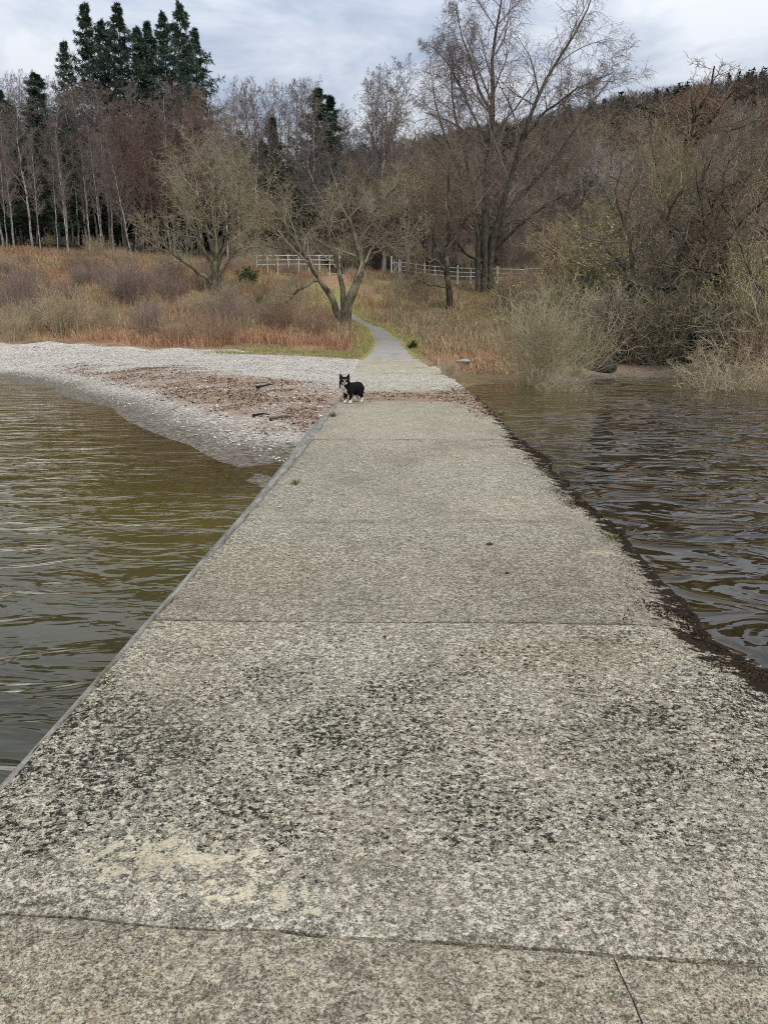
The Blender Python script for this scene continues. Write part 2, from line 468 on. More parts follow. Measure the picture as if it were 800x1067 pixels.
# ------------------------------------------------------------------ jetty
def concrete_material():
    m, nt, b = new_mat('weathered_concrete', 0.92, 0.05)
    P = nt.add('ShaderNodeNewGeometry').outputs['Position']
    warp = nt.add('ShaderNodeVectorMath'); warp.operation = 'ADD'
    nt.link(P, warp.inputs[0]); nt.link(nt.scaled(nt.noise(P, 45, 2, out='Color'), (0.014, 0.014, 0.014)), warp.inputs[1])
    W = warp.outputs[0]
    warp2 = nt.add('ShaderNodeVectorMath'); warp2.operation = 'ADD'
    nt.link(P, warp2.inputs[0]); nt.link(nt.scaled(nt.noise(P, 5, 5, 0.7, out='Color'), (0.14, 0.14, 0.0)), warp2.inputs[1])
    big = nt.noise(P, 0.9, 5, 0.6); med = nt.noise(P, 5.0, 5, 0.65); fine = nt.noise(P, 150, 4, 0.8)
    base = nt.ramp(big, [(0.32, (0.25, 0.225, 0.175)), (0.5, (0.33, 0.30, 0.235)), (0.68, (0.42, 0.38, 0.30))])
    coarse = nt.attr('coarse')
    # exposed aggregate: two sizes of stones, pale, grey and dark
    v1 = nt.voronoi(W, 70.0); s1 = nt.add('ShaderNodeSeparateColor'); nt.link(v1, s1.inputs[0])
    v2 = nt.voronoi(W, 170.0); s2 = nt.add('ShaderNodeSeparateColor'); nt.link(v2, s2.inputs[0])
    d1 = nt.voronoi(W, 70.0, 'Distance')
    agg = nt.ramp(s1.outputs[0], [(0.0, (0.028, 0.027, 0.024)), (0.15, (0.07, 0.066, 0.056)), (0.32, (0.21, 0.195, 0.155)), (0.66, (0.36, 0.33, 0.26)), (0.82, (0.64, 0.60, 0.49)), (1.0, (0.82, 0.78, 0.67))])
    agg2 = nt.ramp(s2.outputs[1], [(0.0, (0.025, 0.024, 0.021)), (0.25, (0.12, 0.112, 0.09)), (0.60, (0.33, 0.305, 0.24)), (1.0, (0.80, 0.76, 0.64))])
    c = nt.mix(nt.math('MULTIPLY', coarse, 0.72), base, agg)
    c = nt.mix(0.30, c, agg2)
    # pale worn mortar and dark weathered hollows, a few centimetres across
    mot = nt.noise(W, 46, 5, 0.8)
    c = nt.mix(nt.ramp(mot, [(0.405, 0.85), (0.455, 0.0)]), c, (0.075, 0.069, 0.055))
    c = nt.mix(nt.ramp(mot, [(0.55, 0.0), (0.60, 0.80)]), c, (0.72, 0.665, 0.53))
    mot2 = nt.noise(nt.scaled(P, (0.8, 1.4, 1)), 9, 5, 0.7)
    c = nt.mix(nt.ramp(mot2, [(0.36, 0.50), (0.46, 0.0)]), c, (0.13, 0.12, 0.095))
    c = nt.mix(nt.ramp(mot2, [(0.56, 0.0), (0.70, 0.45)]), c, (0.56, 0.50, 0.385))
    c = nt.mix(nt.ramp(fine, [(0.41, 0.85), (0.46, 0.0)]), c, (0.05, 0.047, 0.038))
    c = nt.mix(nt.ramp(fine, [(0.56, 0.0), (0.62, 0.7)]), c, (0.74, 0.69, 0.57))
    # pinkish and tan stones here and there
    c = nt.mix(nt.ramp(s1.outputs[1], [(0.955, 0.0), (0.985, 0.4)]), c, (0.42, 0.29, 0.19))
    # black lichen specks
    bl = nt.noise(W, 52, 4, 0.8)
    clus = nt.noise(P, 2.6, 5, 0.65)
    thr = nt.math('ADD', bl, nt.math('MULTIPLY', nt.math('SUBTRACT', clus, 0.5), 0.34))
    thr = nt.math('ADD', thr, nt.math('MULTIPLY', nt.math('SUBTRACT', nt.attr('lichen'), 0.5), 0.22))
    c = nt.mix(nt.ramp(thr, [(0.600, 0.0), (0.62, 0.95)]), c, (0.018, 0.017, 0.014))
    # cream lichen crust, lacy
    pl = nt.math('ADD', nt.attr('cream'), nt.math('MULTIPLY', nt.math('SUBTRACT', nt.noise(W, 20, 6, 0.75), 0.5), 3.4))
    c = nt.mix(nt.ramp(pl, [(0.70, 0.0), (0.78, 0.9)]), c, nt.mix(0.30, nt.ramp(med, [(0.35, (0.50, 0.43, 0.29)), (0.65, (0.78, 0.70, 0.53))]), agg2))
    c = nt.mix(nt.ramp(nt.noise(nt.scaled(P, (1, 0.6, 1)), 1.5, 5, 0.65), [(0.50, 0.0), (0.68, 0.38)]), c, (0.15, 0.135, 0.10))
    # tone of each pour
    tone = nt.attr('tone')
    c = nt.mix(1.0, c, (0.98, 0.965, 0.935), 'MULTIPLY')
    t3 = nt.add('ShaderNodeVectorMath'); t3.operation = 'SCALE'
    nt.link(c, t3.inputs[0]); nt.link(tone, t3.inputs['Scale']); c = t3.outputs[0]
    c = nt.mix(nt.math('MULTIPLY', nt.attr('warm'), 0.7), c, nt.mix(1.0, c, (1.02, 0.95, 0.875), 'MULTIPLY'))
    # washed-up stones and leaves towards the beach
    gr = nt.math('ADD', nt.attr('wash'), nt.math('MULTIPLY', nt.math('SUBTRACT', nt.noise(nt.scaled(P, (1, 1.6, 1)), 3.0, 6, 0.75), 0.5), 1.9))
    vg = nt.voronoi(W, 22.0); sg = nt.add('ShaderNodeSeparateColor'); nt.link(vg, sg.inputs[0])
    grc = nt.ramp(sg.outputs[0], [(0.0, (0.18, 0.16, 0.13)), (0.4, (0.42, 0.39, 0.33)), (1.0, (0.70, 0.66, 0.58))])
    c = nt.mix(nt.ramp(gr, [(0.42, 0.0), (0.62, 1.0)]), c, grc)
    lf = nt.math('ADD', nt.attr('leaves'), nt.math('MULTIPLY', nt.math('SUBTRACT', nt.noise(nt.scaled(P, (1, 2.2, 1)), 3.2, 5, 0.75), 0.5), 1.5))
    lfc = nt.ramp(nt.noise(P, 30, 4, 0.8), [(0.28, (0.085, 0.054, 0.036)), (0.43, (0.20, 0.135, 0.09)), (0.56, (0.33, 0.245, 0.18)), (0.70, (0.54, 0.47, 0.38))])
    c = nt.mix(nt.ramp(lf, [(0.45, 0.0), (0.6, 0.95)]), c, lfc)
    # black-brown moss crust creeping in from the broken edge
    ms = nt.math('ADD', nt.attr('moss'), nt.math('MULTIPLY', nt.math('SUBTRACT', nt.noise(nt.scaled(W, (1, 1.5, 1)), 7.5, 7, 0.78), 0.5), 3.0))
    msf = nt.ramp(ms, [(0.56, 0.0), (0.64, 0.96)])
    c = nt.mix(msf, c, nt.ramp(fine, [(0.35, (0.009, 0.006, 0.004)), (0.7, (0.035, 0.022, 0.014))]))
    # green film in the joints
    c = nt.mix(nt.math('MULTIPLY', nt.attr('joint'), nt.ramp(med, [(0.35, 0.15), (0.6, 0.8)])), c, (0.075, 0.07, 0.045))
    nt.link(c, b.inputs['Base Color'])
    h = nt.math('ADD', nt.math('MULTIPLY', fine, 0.5), nt.math('MULTIPLY', s1.outputs[2], 0.35))
    h = nt.math('ADD', h, nt.math('MULTIPLY', d1, -0.3))
    h = nt.math('ADD', h, nt.math('MULTIPLY', med, 1.2))
    bump(nt, b, h, 0.013, 1.0)
    return m


M['concrete'] = concrete_material()
JETTY = empty('jetty', (0, 15, 0), 'long weathered concrete jetty running from the foreground to the beach', 'jetty')


def slab(y0f, y1f, x0f, x1f, tone, coarse, warm, dz=0.0, step=0.05, left_free=False, right_free=False):
    """One concrete pour; y0f(x), y1f(x) are its near and far joints, x0f(y), x1f(y) its sides."""
    ylen = y1f(0.3) - y0f(0.3)
    nj = max(8, int(ylen / step)); ni = max(10, int(float(x1f(1.0) - x0f(1.0)) / step))
    s = np.linspace(0, 1, ni + 1); t = np.linspace(0, 1, nj + 1)
    S, T = np.meshgrid(s, t, indexing='ij')
    ym = 0.5 * (max(y0f(0.3), -1.0) + y1f(0.3))
    xa = x0f(ym) + (x1f(ym) - x0f(ym)) * S
    Y = y0f(xa) + 0.004 + (y1f(xa) - y0f(xa) - 0.012) * T
    XL = x0f(Y); XR = x1f(Y)
    if left_free:
        XL = XL + 0.05 * (fbm(Y * 3.0, Y * 0 + 2.2, 4) - 0.5)
    if right_free:
        XR = XR + 0.26 * (fbm(Y * 1.9 + 3, Y * 0 + 6.2, 6) - 0.55)
    X = XL + (XR - XL) * S
    Z = dz + 0.012 * (fbm(X * 1.3, Y * 1.3, 4) - 0.5) + 0.006 * (fbm(X * 6, Y * 6, 3) - 0.5)
    near = np.minimum((Y - y0f(X)), (y1f(X) - Y))
    Z = Z - 0.006 * sstep(0.02, 0.0, near) * vnoise(X * 7, Y * 7)
    if right_free:
        Z = Z - 0.07 * sstep(0.40, 0.0, XR - X) * (0.1 + fbm(X * 3, Y * 2, 4))
    # broken pale crust near the left front
    n0, n1 = X.shape
    top = np.stack([X, Y, Z], -1)
    I = np.arange(n0 * n1).reshape(n0, n1)
    q = [np.stack([I[:-1, :-1], I[1:, :-1], I[1:, 1:], I[:-1, 1:]], -1).reshape(-1, 4)]
    V = [top.reshape(-1, 3)]
    off = n0 * n1
    rim = np.concatenate([I[:, 0], I[-1, 1:], I[-2::-1, -1], I[0, -2:0:-1]])
    hi = top.reshape(-1, 3)[rim].copy(); low = hi.copy(); low[:, 2] = -0.75
    V.append(hi); V.append(low)
    Jh = off + np.arange(len(rim)); J = Jh + len(rim)
    q.append(np.stack([Jh, J, np.roll(J, -1), np.roll(Jh, -1)], -1))
    V = np.concatenate(V); q = np.concatenate(q)
    x, y, z = V.T
    nb = fbm(x * 1.1, y * 1.1, 4) - 0.5
    cream = 0.80 * sstep(1.0, 0.1, np.hypot((x + 0.62) / 0.62, (y - 1.93) / 0.24))
    cream += 0.55 * sstep(1.0, 0.3, np.hypot((x + 0.25) / 0.5, (y - 1.76) / 0.10))
    cream += 0.30 * sstep(1.0, 0.3, np.hypot((x - 1.0) / 0.7, (y - 3.45) / 0.22))
    cream += 0.30 * sstep(1.0, 0.3, np.hypot((x + 0.85) / 0.25, (y - 3.72) / 0.08))
    cream += 0.25 * sstep(1.0, 0.2, np.hypot((x + 0.7) / 0.5, (y - 4.8) / 0.6))
    cream += 0.75 * sstep(1.0, 0.3, np.hypot((x - 1.5) / 0.22, (y - 5.05) / 0.16))
    dr = xR(y) - x
    mw = np.interp(y, [-4, 2.4, 2.9, 3.6, 4.4, 5.0, 6.5, 9, 12, 15, 16.5, 22], [0.0, 0.02, 0.22, 0.42, 0.26, 0.16, 0.22, 0.30, 0.24, 0.22, 0.12, 0.05])
    moss = 0.88 * sstep(1.5, 0.1, dr / np.maximum(mw, 0.02)) * sstep(2.5, 3.0, y)
    moss = moss * sstep(24, 19, y)
    moss = np.maximum(moss, 0.35 * sstep(0.14, 0.0, x - xL(y)) * sstep(9, 4, y))
    wash = sstep(17.8, 19.2, y + nb * 1.5) * 0.50 - 0.38 * sstep(25, 28.5, y + nb * 2) 
    wash = np.maximum(wash, 0.62 * sstep(0.5, 0.0, np.abs(y - 35.6)) * 0)
    leaves = 0.82 * sstep(15.4, 16.2, y + nb) * sstep(18.9, 17.8, y + nb * 1.2) + 0.32 * sstep(0.5, 0.1, dr) * sstep(12, 15, y) * sstep(23, 20, y)
    leaves = leaves + 0.55 * sstep(1.5, 0.2, np.hypot((x - 1.6) / 0.8, (y - 14.8) / 0.8))
    joint = sstep(0.02 if y0f(0.3) < 2 else (0.05 if y0f(0.3) < 5 else 0.16), 0.0, np.minimum(y - y0f(x), y1f(x) - y)) * sstep(.4, .7, vnoise(x * 3, y * 3)) * .7
    n = len(V)
    ton = tone * (1.04 + 0.34 * (fbm(x * 0.9 + 5, y * 0.7, 4) - 0.5))
    me = make_mesh('concrete_slab', V, q, mat=M['concrete'], attrs=dict(
        tone=ton, coarse=np.clip(coarse + nb * 0.5, 0, 1), warm=np.clip(warm + 1.8 * (fbm(x * 0.8 + 2, y * 0.9 + 7, 4) - 0.47) + 0.8 * sstep(0.9, 0.2, np.hypot((x - 0.9) / 0.9, (y - 3.35) / 0.35)) + 0.8 * sstep(0.9, 0.2, np.hypot((x + 0.75) / 0.5, (y - 4.8) / 0.8)), 0, 1), cream=cream, moss=moss,
        lichen=np.clip(np.interp(y, [1.5, 1.75, 2.0, 2.7, 3.6, 3.8, 6, 12], [0.1, 0.25, 0.72, 0.85, 0.60, 0.40, 0.30, 0.15]) * np.where(y < y0f(x) + 0.0, 1, 1) + nb * 0.4, 0, 1) * (0.15 if coarse < 0.45 and step < 0.04 else 1.0), wash=wash, leaves=leaves, joint=np.clip(joint, 0, 1)))
    o = link_mesh('concrete_slab', me, JETTY)
    o.location = (0, -15, 0)
    return o


def joint_line(y, slope=0.0, wob=0.02, seed=0.0):
    return lambda x: y + slope * np.asarray(x, float) + wob * 2 * (fbm(np.asarray(x, float) * 1.7 + seed, np.asarray(x, float) * 0 + seed, 4) - 0.5)


J = [joint_line(-4.0), joint_line(1.625, -0.075, 0.035, 1.3), joint_line(3.76, -0.02, 0.012, 2.1), joint_line(5.86, 0.0, 0.012, 3.7),
     joint_line(10.4, 0.0, 0.03, 4.9), joint_line(15.5, 0.05, 0.05, 6.0), joint_line(20.5, 0, 0.05, 7.2), joint_line(25.5, 0, 0.05, 8.1), joint_line(31, 0, 0.05, 9.3), joint_line(36.5, 0, 0.04, 9.9)]
crack_x = lambda y: 0.565 + 0.14 * (1.5 - np.asarray(y, float)) * 0.35 + 0.018 * (fbm(np.asarray(y, float) * 9, np.asarray(y, float) * 0 + 4, 4) - 0.5)
slab(J[0], J[1], xL, lambda y: crack_x(y) - 0.002, 0.93, 0.40, 0.75, 0.002, 0.03, left_free=True)
slab(J[0], J[1], lambda y: crack_x(y) + 0.003, xR, 0.96, 0.40, 0.7, 0.0, 0.03, right_free=True)
SPEC = [(1.04, 0.95, 0.15, 0.0, 0.025), (0.86, 0.8, 0.1, 0.002, 0.03), (0.93, 0.72, 0.15, 0.0, 0.05), (1.0, 0.6, 0.3, 0.002, 0.08),
        (1.08, 0.5, 0.4, 0.0, 0.08), (1.15, 0.4, 0.3, 0.0, 0.1), (1.2, 0.3, 0.4, 0.002, 0.12), (1.12, 0.3, 0.5, 0.0, 0.12)]
for k, (to, co, wa, dz, st) in enumerate(SPEC):
    slab(J[k + 1], J[k + 2], xL, xR, to, co, wa, dz, st, True, True)


def build_kerb():
    ys = np.arange(-4, 15.2, 0.08)
    w = np.interp(ys, [-4, 2, 3, 5, 8, 10, 13.5, 15.2], [0.02, 0.03, 0.045, 0.09, 0.19, 0.25, 0.24, 0.04])
    prof = [(0.02, -0.02, 0), (0.015, 0.022, 0), (-0.1, 0.024, 1), (-0.4, 0.0, 1), (-0.75, -0.055, 1), (-1.0, -0.13, 1), (-1.06, -0.75, 1)]
    V = []; 
    for y, ww in zip(ys, w):
        x0 = float(xL(y)) - 0.008
        for k, (px, pz, f) in enumerate(prof):
            n = 0.035 * (fbm(y * 2.6 + k * .3, k * 0.9 + 0.5, 5) - 0.5) + 0.02 * min(0, fbm(y * 5.0, 7.7, 3) - .42) * 4
            x = x0 + (px * ww if f else px * 0.6)
            V.append((x + n, y, pz * min(1, ww / 0.15) + n * 0.8 if k < 6 else -0.75))
    n, K = len(ys), len(prof)
    I = np.arange(n * K).reshape(n, K)
    q = np.stack([I[:-1, :-1], I[1:, :-1], I[1:, 1:], I[:-1, 1:]], -1).reshape(-1, 4)
    m, nt, b = new_mat('kerb_concrete', 0.8, 0.12)
    P = nt.add('ShaderNodeNewGeometry').outputs['Position']
    f = nt.noise(nt.scaled(P, (3.0, 0.5, 3.0)), 6, 6, 0.7); g = nt.noise(P, 60, 4, 0.7)
    c = nt.ramp(f, [(0.3, (0.09, 0.084, 0.07)), (0.5, (0.25, 0.238, 0.205)), (0.7, (0.42, 0.40, 0.35))])
    c = nt.mix(nt.ramp(g, [(0.35, 0.6), (0.5, 0.0)]), c, (0.05, 0.048, 0.042))
    sp = nt.add('ShaderNodeSeparateXYZ'); nt.link(P, sp.inputs[0])
    c = nt.mix(nt.ramp(nt.math('MULTIPLY', sp.outputs[2], -4.0), [(0.45, 0.0), (0.7, 0.85)]), c, (0.035, 0.033, 0.022))
    nt.link(c, b.inputs['Base Color']); bump(nt, b, nt.math('ADD', f, nt.math('MULTIPLY', g, 0.4)), 0.02)
    o = link_mesh('kerb', make_mesh('kerb', V, q, mat=m), JETTY)
    o.location = (0, -15, 0); o['label'] = 'smooth grey kerb sloping down to the water along the left edge'


build_kerb()


# ------------------------------------------------------------------ water
def build_water():
    xs = axis_grid([(-400, -60, 20), (-60, -20, 1.5), (-20, 20, 0.3), (20, 60, 1.5), (60, 400, 20)])
    ys = axis_grid([(-400, -20, 20), (-20, 0, 1.0), (0, 40, 0.3), (40, 75, 1.5)])
    X, Y = np.meshgrid(xs, ys, indexing='ij')
    D = WATER_Z - gz(X, Y)
    n0, n1 = X.shape
    V = np.stack([X, Y, np.full_like(X, WATER_Z)], -1).reshape(-1, 3)
    I = np.arange(n0 * n1).reshape(n0, n1)
    q = np.stack([I[:-1, :-1], I[1:, :-1], I[1:, 1:], I[:-1, 1:]], -1).reshape(-1, 4)
    side = sstep(-0.5, 1.0, X)
    me = make_mesh('lake_water', V, q, attrs=dict(depth=np.clip(D.ravel(), 0, 3), side=side.ravel()))
    m = bpy.data.materials.new('peaty_water'); m.use_nodes = True
    nt = NT(m); nt.n.remove(nt.n['Principled BSDF'])
    out = nt.n['Material Output']
    P = nt.add('ShaderNodeNewGeometry').outputs['Position']
    dep = nt.attr('depth'); side = nt.attr('side')
    h1l = nt.noise(nt.scaled(P, (0.85, 2.1, 1)), 1.5, 3, 0.5, 0.5)
    h1r = nt.noise(nt.scaled(P, (0.95, 1.35, 1)), 1.35, 2, 0.5, 0.8)
    h1l = nt.math('MULTIPLY', nt.math('POWER', h1l, 2.2), 1.75); h1r = nt.math('MULTIPLY', nt.math('POWER', h1r, 4.5), 4.2)
    h1 = nt.mix(side, h1l, h1r)
    h2 = nt.noise(nt.scaled(P, (1.0, 2.0, 1)), 3.6, 2, 0.5, 0.5)
    h3 = nt.noise(P, 0.35, 2)
    amp = nt.ramp(h3, [(0.3, 0.6), (0.7, 1.8)])
    calm = nt.ramp(dep, [(0.05, 0.22), (0.45, 0.5), (0.8, 1.0)])
    h = nt.math('ADD', nt.math('MULTIPLY', h1, nt.math('MULTIPLY_ADD', side, 0.9)), nt.math('MULTIPLY', h2, 0.12))
    for n in nt.n:
        if n.type == 'MATH' and n.operation == 'MULTIPLY_ADD': n.inputs[2].default_value = 1.0
    h = nt.math('MULTIPLY', nt.math('MULTIPLY', h, amp), calm)
    bp = nt.add('ShaderNodeBump'); bp.inputs['Distance'].default_value = 0.055; bp.inputs['Strength'].default_value = 1.0
    nt.link(h, bp.inputs['Height'])
    fr = nt.add('ShaderNodeFresnel'); fr.inputs['IOR'].default_value = 1.36
    nt.link(bp.outputs[0], fr.inputs['Normal'])
    gl = nt.add('ShaderNodeBsdfGlossy'); gl.inputs['Roughness'].default_value = 0.015
    gl.inputs['Color'].default_value = (1, 1, 1, 1); nt.link(bp.outputs[0], gl.inputs['Normal'])
    df = nt.add('ShaderNodeBsdfDiffuse')
    lcol = nt.ramp(dep, [(0.0, (0.17, 0.14, 0.045)), (0.25, (0.105, 0.083, 0.016)), (0.75, (0.032, 0.030, 0.014)), (1.0, (0.018, 0.018, 0.013))])
    rcol = nt.ramp(dep, [(0.0, (0.13, 0.10, 0.04)), (0.25, (0.075, 0.054, 0.012)), (0.8, (0.014, 0.009, 0.003))])
    nt.link(nt.mix(side, lcol, rcol), df.inputs['Color'])
    tr = nt.add('ShaderNodeBsdfTransparent'); tr.inputs['Color'].default_value = (0.80, 0.70, 0.45, 1)
    mx = nt.add('ShaderNodeMixShader')
    nt.link(nt.ramp(dep, [(0.0, 0.05), (0.3, 0.75), (0.5, 0.97)]), mx.inputs[0])
    nt.link(tr.outputs[0], mx.inputs[1]); nt.link(df.outputs[0], mx.inputs[2])
    mx2 = nt.add('ShaderNodeMixShader')
    nt.link(fr.outputs[0], mx2.inputs[0]); nt.link(mx.outputs[0], mx2.inputs[1]); nt.link(gl.outputs[0], mx2.inputs[2])
    nt.link(mx2.outputs[0], out.inputs['Surface'])
    me.materials.append(m)
    tag(link_mesh('lake_water', me), kind='structure')


build_water()


# ------------------------------------------------------------------ branching plants
def tubes(parts):
    """parts: list of (P[N,K+1,3], R[N,K+1], sides) -> verts, quads"""
    VV = []; QQ = []; off = 0
    for P, Rr, S in parts:
        N, K1, _ = P.shape
        T = np.gradient(P, axis=1); T = nrm(T)
        ref = nrm(np.random.default_rng(N * 7 + K1).normal(size=(N, 1, 3)))
        U = nrm(np.cross(T, np.broadcast_to(ref, T.shape))); W = np.cross(T, U)
        a = np.arange(S) * 2 * math.pi / S
        ring = P[:, :, None, :] + Rr[:, :, None, None] * (np.cos(a)[None, None, :, None] * U[:, :, None, :] + np.sin(a)[None, None, :, None] * W[:, :, None, :])
        VV.append(ring.reshape(-1, 3))
        I = off + np.arange(N * K1 * S).reshape(N, K1, S)
        A = I[:, :-1, :]; B = np.roll(A, -1, axis=2); C = I[:, 1:, :]; D = np.roll(C, -1, axis=2)
        QQ.append(np.stack([A, B, D, C], -1).reshape(-1, 4))
        off += N * K1 * S
    return np.concatenate(VV), np.concatenate(QQ)


def stem_poly(pts, r0, r1, K=12, kink=0.0, rng=RNG, power=1.0):
    pts = np.asarray(pts, float)
    d = np.r_[0, np.cumsum(np.linalg.norm(np.diff(pts, axis=0), axis=1))]
    t = np.linspace(0, d[-1], K + 1)
    P = np.stack([np.interp(t, d, pts[:, i]) for i in range(3)], -1)
    # soften the corners
    Q = P.copy(); Q[1:-1] = 0.25 * P[:-2] + 0.5 * P[1:-1] + 0.25 * P[2:]
    Q[1:-1] += rng.normal(size=Q[1:-1].shape) * kink
    s = np.linspace(0, 1, K + 1) ** power
    return Q[None], (r0 + (r1 - r0) * s)[None]


def sprout(rng, P, Rr, n, t0=0.3, t1=0.98, ang=50, ang_sd=10, length=1.0, prof=None, rel=False, rr=0.6, rmax=9, tip=0.3, K=4, kink=0.15, trop=0.0,
           curve=0.0, keep=1.0, rfix=None, flat=0.0, jit=0.3):
    """Children of every branch in P: returns P2, R2."""
    N, K1, _ = P.shape
    i = np.arange(n)
    t = t0 + (t1 - t0) * (i[None, :] + rng.random((N, n))) / n
    az = (i[None, :] * 2.39996 + rng.random((N, 1)) * 6.283 + rng.normal(size=(N, n)) * 0.4)
    par = np.repeat(np.arange(N), n); t = t.ravel(); az = az.ravel()
    if keep < 1:
        k = rng.random(len(t)) < keep; par = par[k]; t = t[k]; az = az[k]
    f = np.clip(t * (K1 - 1), 0, K1 - 1.001); j = f.astype(int); w = (f - j)
    p0 = P[par, j] * (1 - w[:, None]) + P[par, j + 1] * w[:, None]
    r0 = Rr[par, j] * (1 - w) + Rr[par, j + 1] * w
    T = nrm(P[par, j + 1] - P[par, j])
    ref = np.where(np.abs(T[:, 2:3]) > 0.9, np.array([[1.0, 0, 0]]), np.array([[0, 0, 1.0]]))
    U = nrm(np.cross(T, ref)); W = np.cross(T, U)
    a = np.radians(ang + ang_sd * rng.normal(size=len(t)))
    ca = np.cos(az)[:, None]; sa = np.sin(az)[:, None] * (1 - flat)
    d = nrm(np.cos(a)[:, None] * T + np.sin(a)[:, None] * nrm(ca * U + sa * W))
    L = np.full(len(t), float(length))
    if rel:
        plen = np.linalg.norm(np.diff(P, axis=1), axis=2).sum(1); L = length * plen[par]
    if prof is not None: L = L * prof(t)
    L = L * (1 + jit * (rng.random(len(t)) * 2 - 1))
    pts = [p0]; p = p0
    for k in range(K):
        d = d + rng.normal(size=d.shape) * kink
        d[:, 2] += trop + curve * (k + 1) / K
        d = nrm(d); p = p + d * (L / K)[:, None]; pts.append(p)
    P2 = np.stack(pts, 1)
    rb = np.minimum(r0 * rr, rmax)
    if rfix is not None: rb = np.full(len(t), rfix)
    s = np.linspace(0, 1, K + 1)
    R2 = rb[:, None] * (1 + (tip - 1) * s)[None]
    return P2, R2


def cat(*pr):
    """Join several (P, R) sets with the same K."""
    return np.concatenate([p[0] for p in pr]), np.concatenate([p[1] for p in pr])


def leaf_quads(rng, P, n, size, width, droop=0.0, spread=0.6):
    """Small flat sprays along branches."""
    N, K1, _ = P.shape
    par = np.repeat(np.arange(N), n)
    f = rng.random(len(par)) * (K1 - 1.001); j = f.astype(int); w = (f - j)[:, None]
    p = P[par, j] * (1 - w) + P[par, j + 1] * w
    T = nrm(P[par, j + 1] - P[par, j])
    d = nrm(T + rng.normal(size=p.shape) * spread + np.array([0, 0, -droop]))
    s = nrm(np.cross(d, rng.normal(size=p.shape)))
    L = size * (0.6 + 0.8 * rng.random(len(par)))[:, None]; Wd = width * (0.6 + 0.8 * rng.random(len(par)))[:, None]
    V = np.stack([p, p + d * L * 0.5 + s * Wd * 0.5, p + d * L, p + d * L * 0.5 - s * Wd * 0.5], 1)
    return V.reshape(-1, 3), np.arange(len(par) * 4).reshape(-1, 4)


PROTO_USED = {}


def plant(name, label, cat_, loc, trunk, crown, trunk_mat, crown_mat, group=None, leaves=None, leaf_mat=None, crown_name='crown', trunk_name='trunk'):
    root = empty(name, loc, label, cat_, group)
    if trunk:
        V, q = tubes(trunk); link_mesh(trunk_name, make_mesh(trunk_name, V, q, mat=trunk_mat), root)
    if crown:
        V, q = tubes(crown); link_mesh(crown_name, make_mesh(crown_name, V, q, mat=crown_mat), root)
    if leaves:
        link_mesh('foliage', make_mesh('foliage', leaves[0], leaves[1], mat=leaf_mat, smooth=False), root)
    return root


def copy_thing(src, loc, rz, sc, label=None, group=None, sz=None, tilt=None):
    o = src.copy(); COL.objects.link(o)
    for ch in list(src.children):
        c = ch.copy(); COL.objects.link(c); c.parent = o
    o.location = loc
    o.rotation_euler = (tilt[0] if tilt else 0, tilt[1] if tilt else 0, rz)
    o.scale = (sc, sc, sz if sz else sc)
    if label: o['label'] = label
    if group: o['group'] = group
    return o


class Kind:
    """A prototype that is first used itself, then copied."""
    def __init__(self, root): self.root = root; self.used = False

    def place(self, loc, rz, sc, label, group=None, sz=None, tilt=None):
        if not self.used:
            self.used = True; o = self.root
            o.location = loc; o.rotation_euler = (tilt[0] if tilt else 0, tilt[1] if tilt else 0, rz); o.scale = (sc, sc, sz if sz else sc)
            o['label'] = label
            if group: o['group'] = group
            return o
        return copy_thing(self.root, loc, rz, sc, label, group, sz, tilt)


def make_birch(seed, H=16, mat_t='birch_bark', mat_c='birch_twig', wide=1.0, name='birch_tree', start=0.28, dense=1.0):
    rng = np.random.default_rng(seed)
    base = [(0, 0, -0.4), (rng.normal() * .15, rng.normal() * .15, H * .3), (rng.normal() * .4, rng.normal() * .4, H * .65), (rng.normal() * .5, rng.normal() * .5, H)]
    T = stem_poly(base, 0.15 * H / 16, 0.015, 14, 0.05, rng)
    L1 = sprout(rng, *T, int(30 * dense), start, .98, 42, 9, H * 0.24 * wide, lambda t: 0.30 + 1.15 * (1 - t) ** 0.8 * np.clip((t - start) * 5 + 0.4, 0, 1), rr=.45, K=6, kink=.09, trop=.05)
    L2 = sprout(rng, *L1, 7, .15, .98, 40, 10, .38, lambda t: 1.15 - .6 * t, rel=True, rr=.6, K=4, kink=.12, trop=.03)
    L3 = sprout(rng, *L2, 6, .1, .98, 38, 12, .5, lambda t: 1.1 - .5 * t, rel=True, rfix=.011, K=3, kink=.14, tip=.6, trop=.0)
    L4 = sprout(rng, *L3, 3, .1, .95, 35, 12, .6, None, rel=True, rfix=.0075, K=2, kink=.16, tip=.6, trop=-.05)
    return Kind(plant(name, 'x', 'tree', (0, 0, 0), [(*T, 8)], [(*L1, 5), (*L2, 3), (*L3, 3), (*L4, 3)], M[mat_t], M[mat_c]))


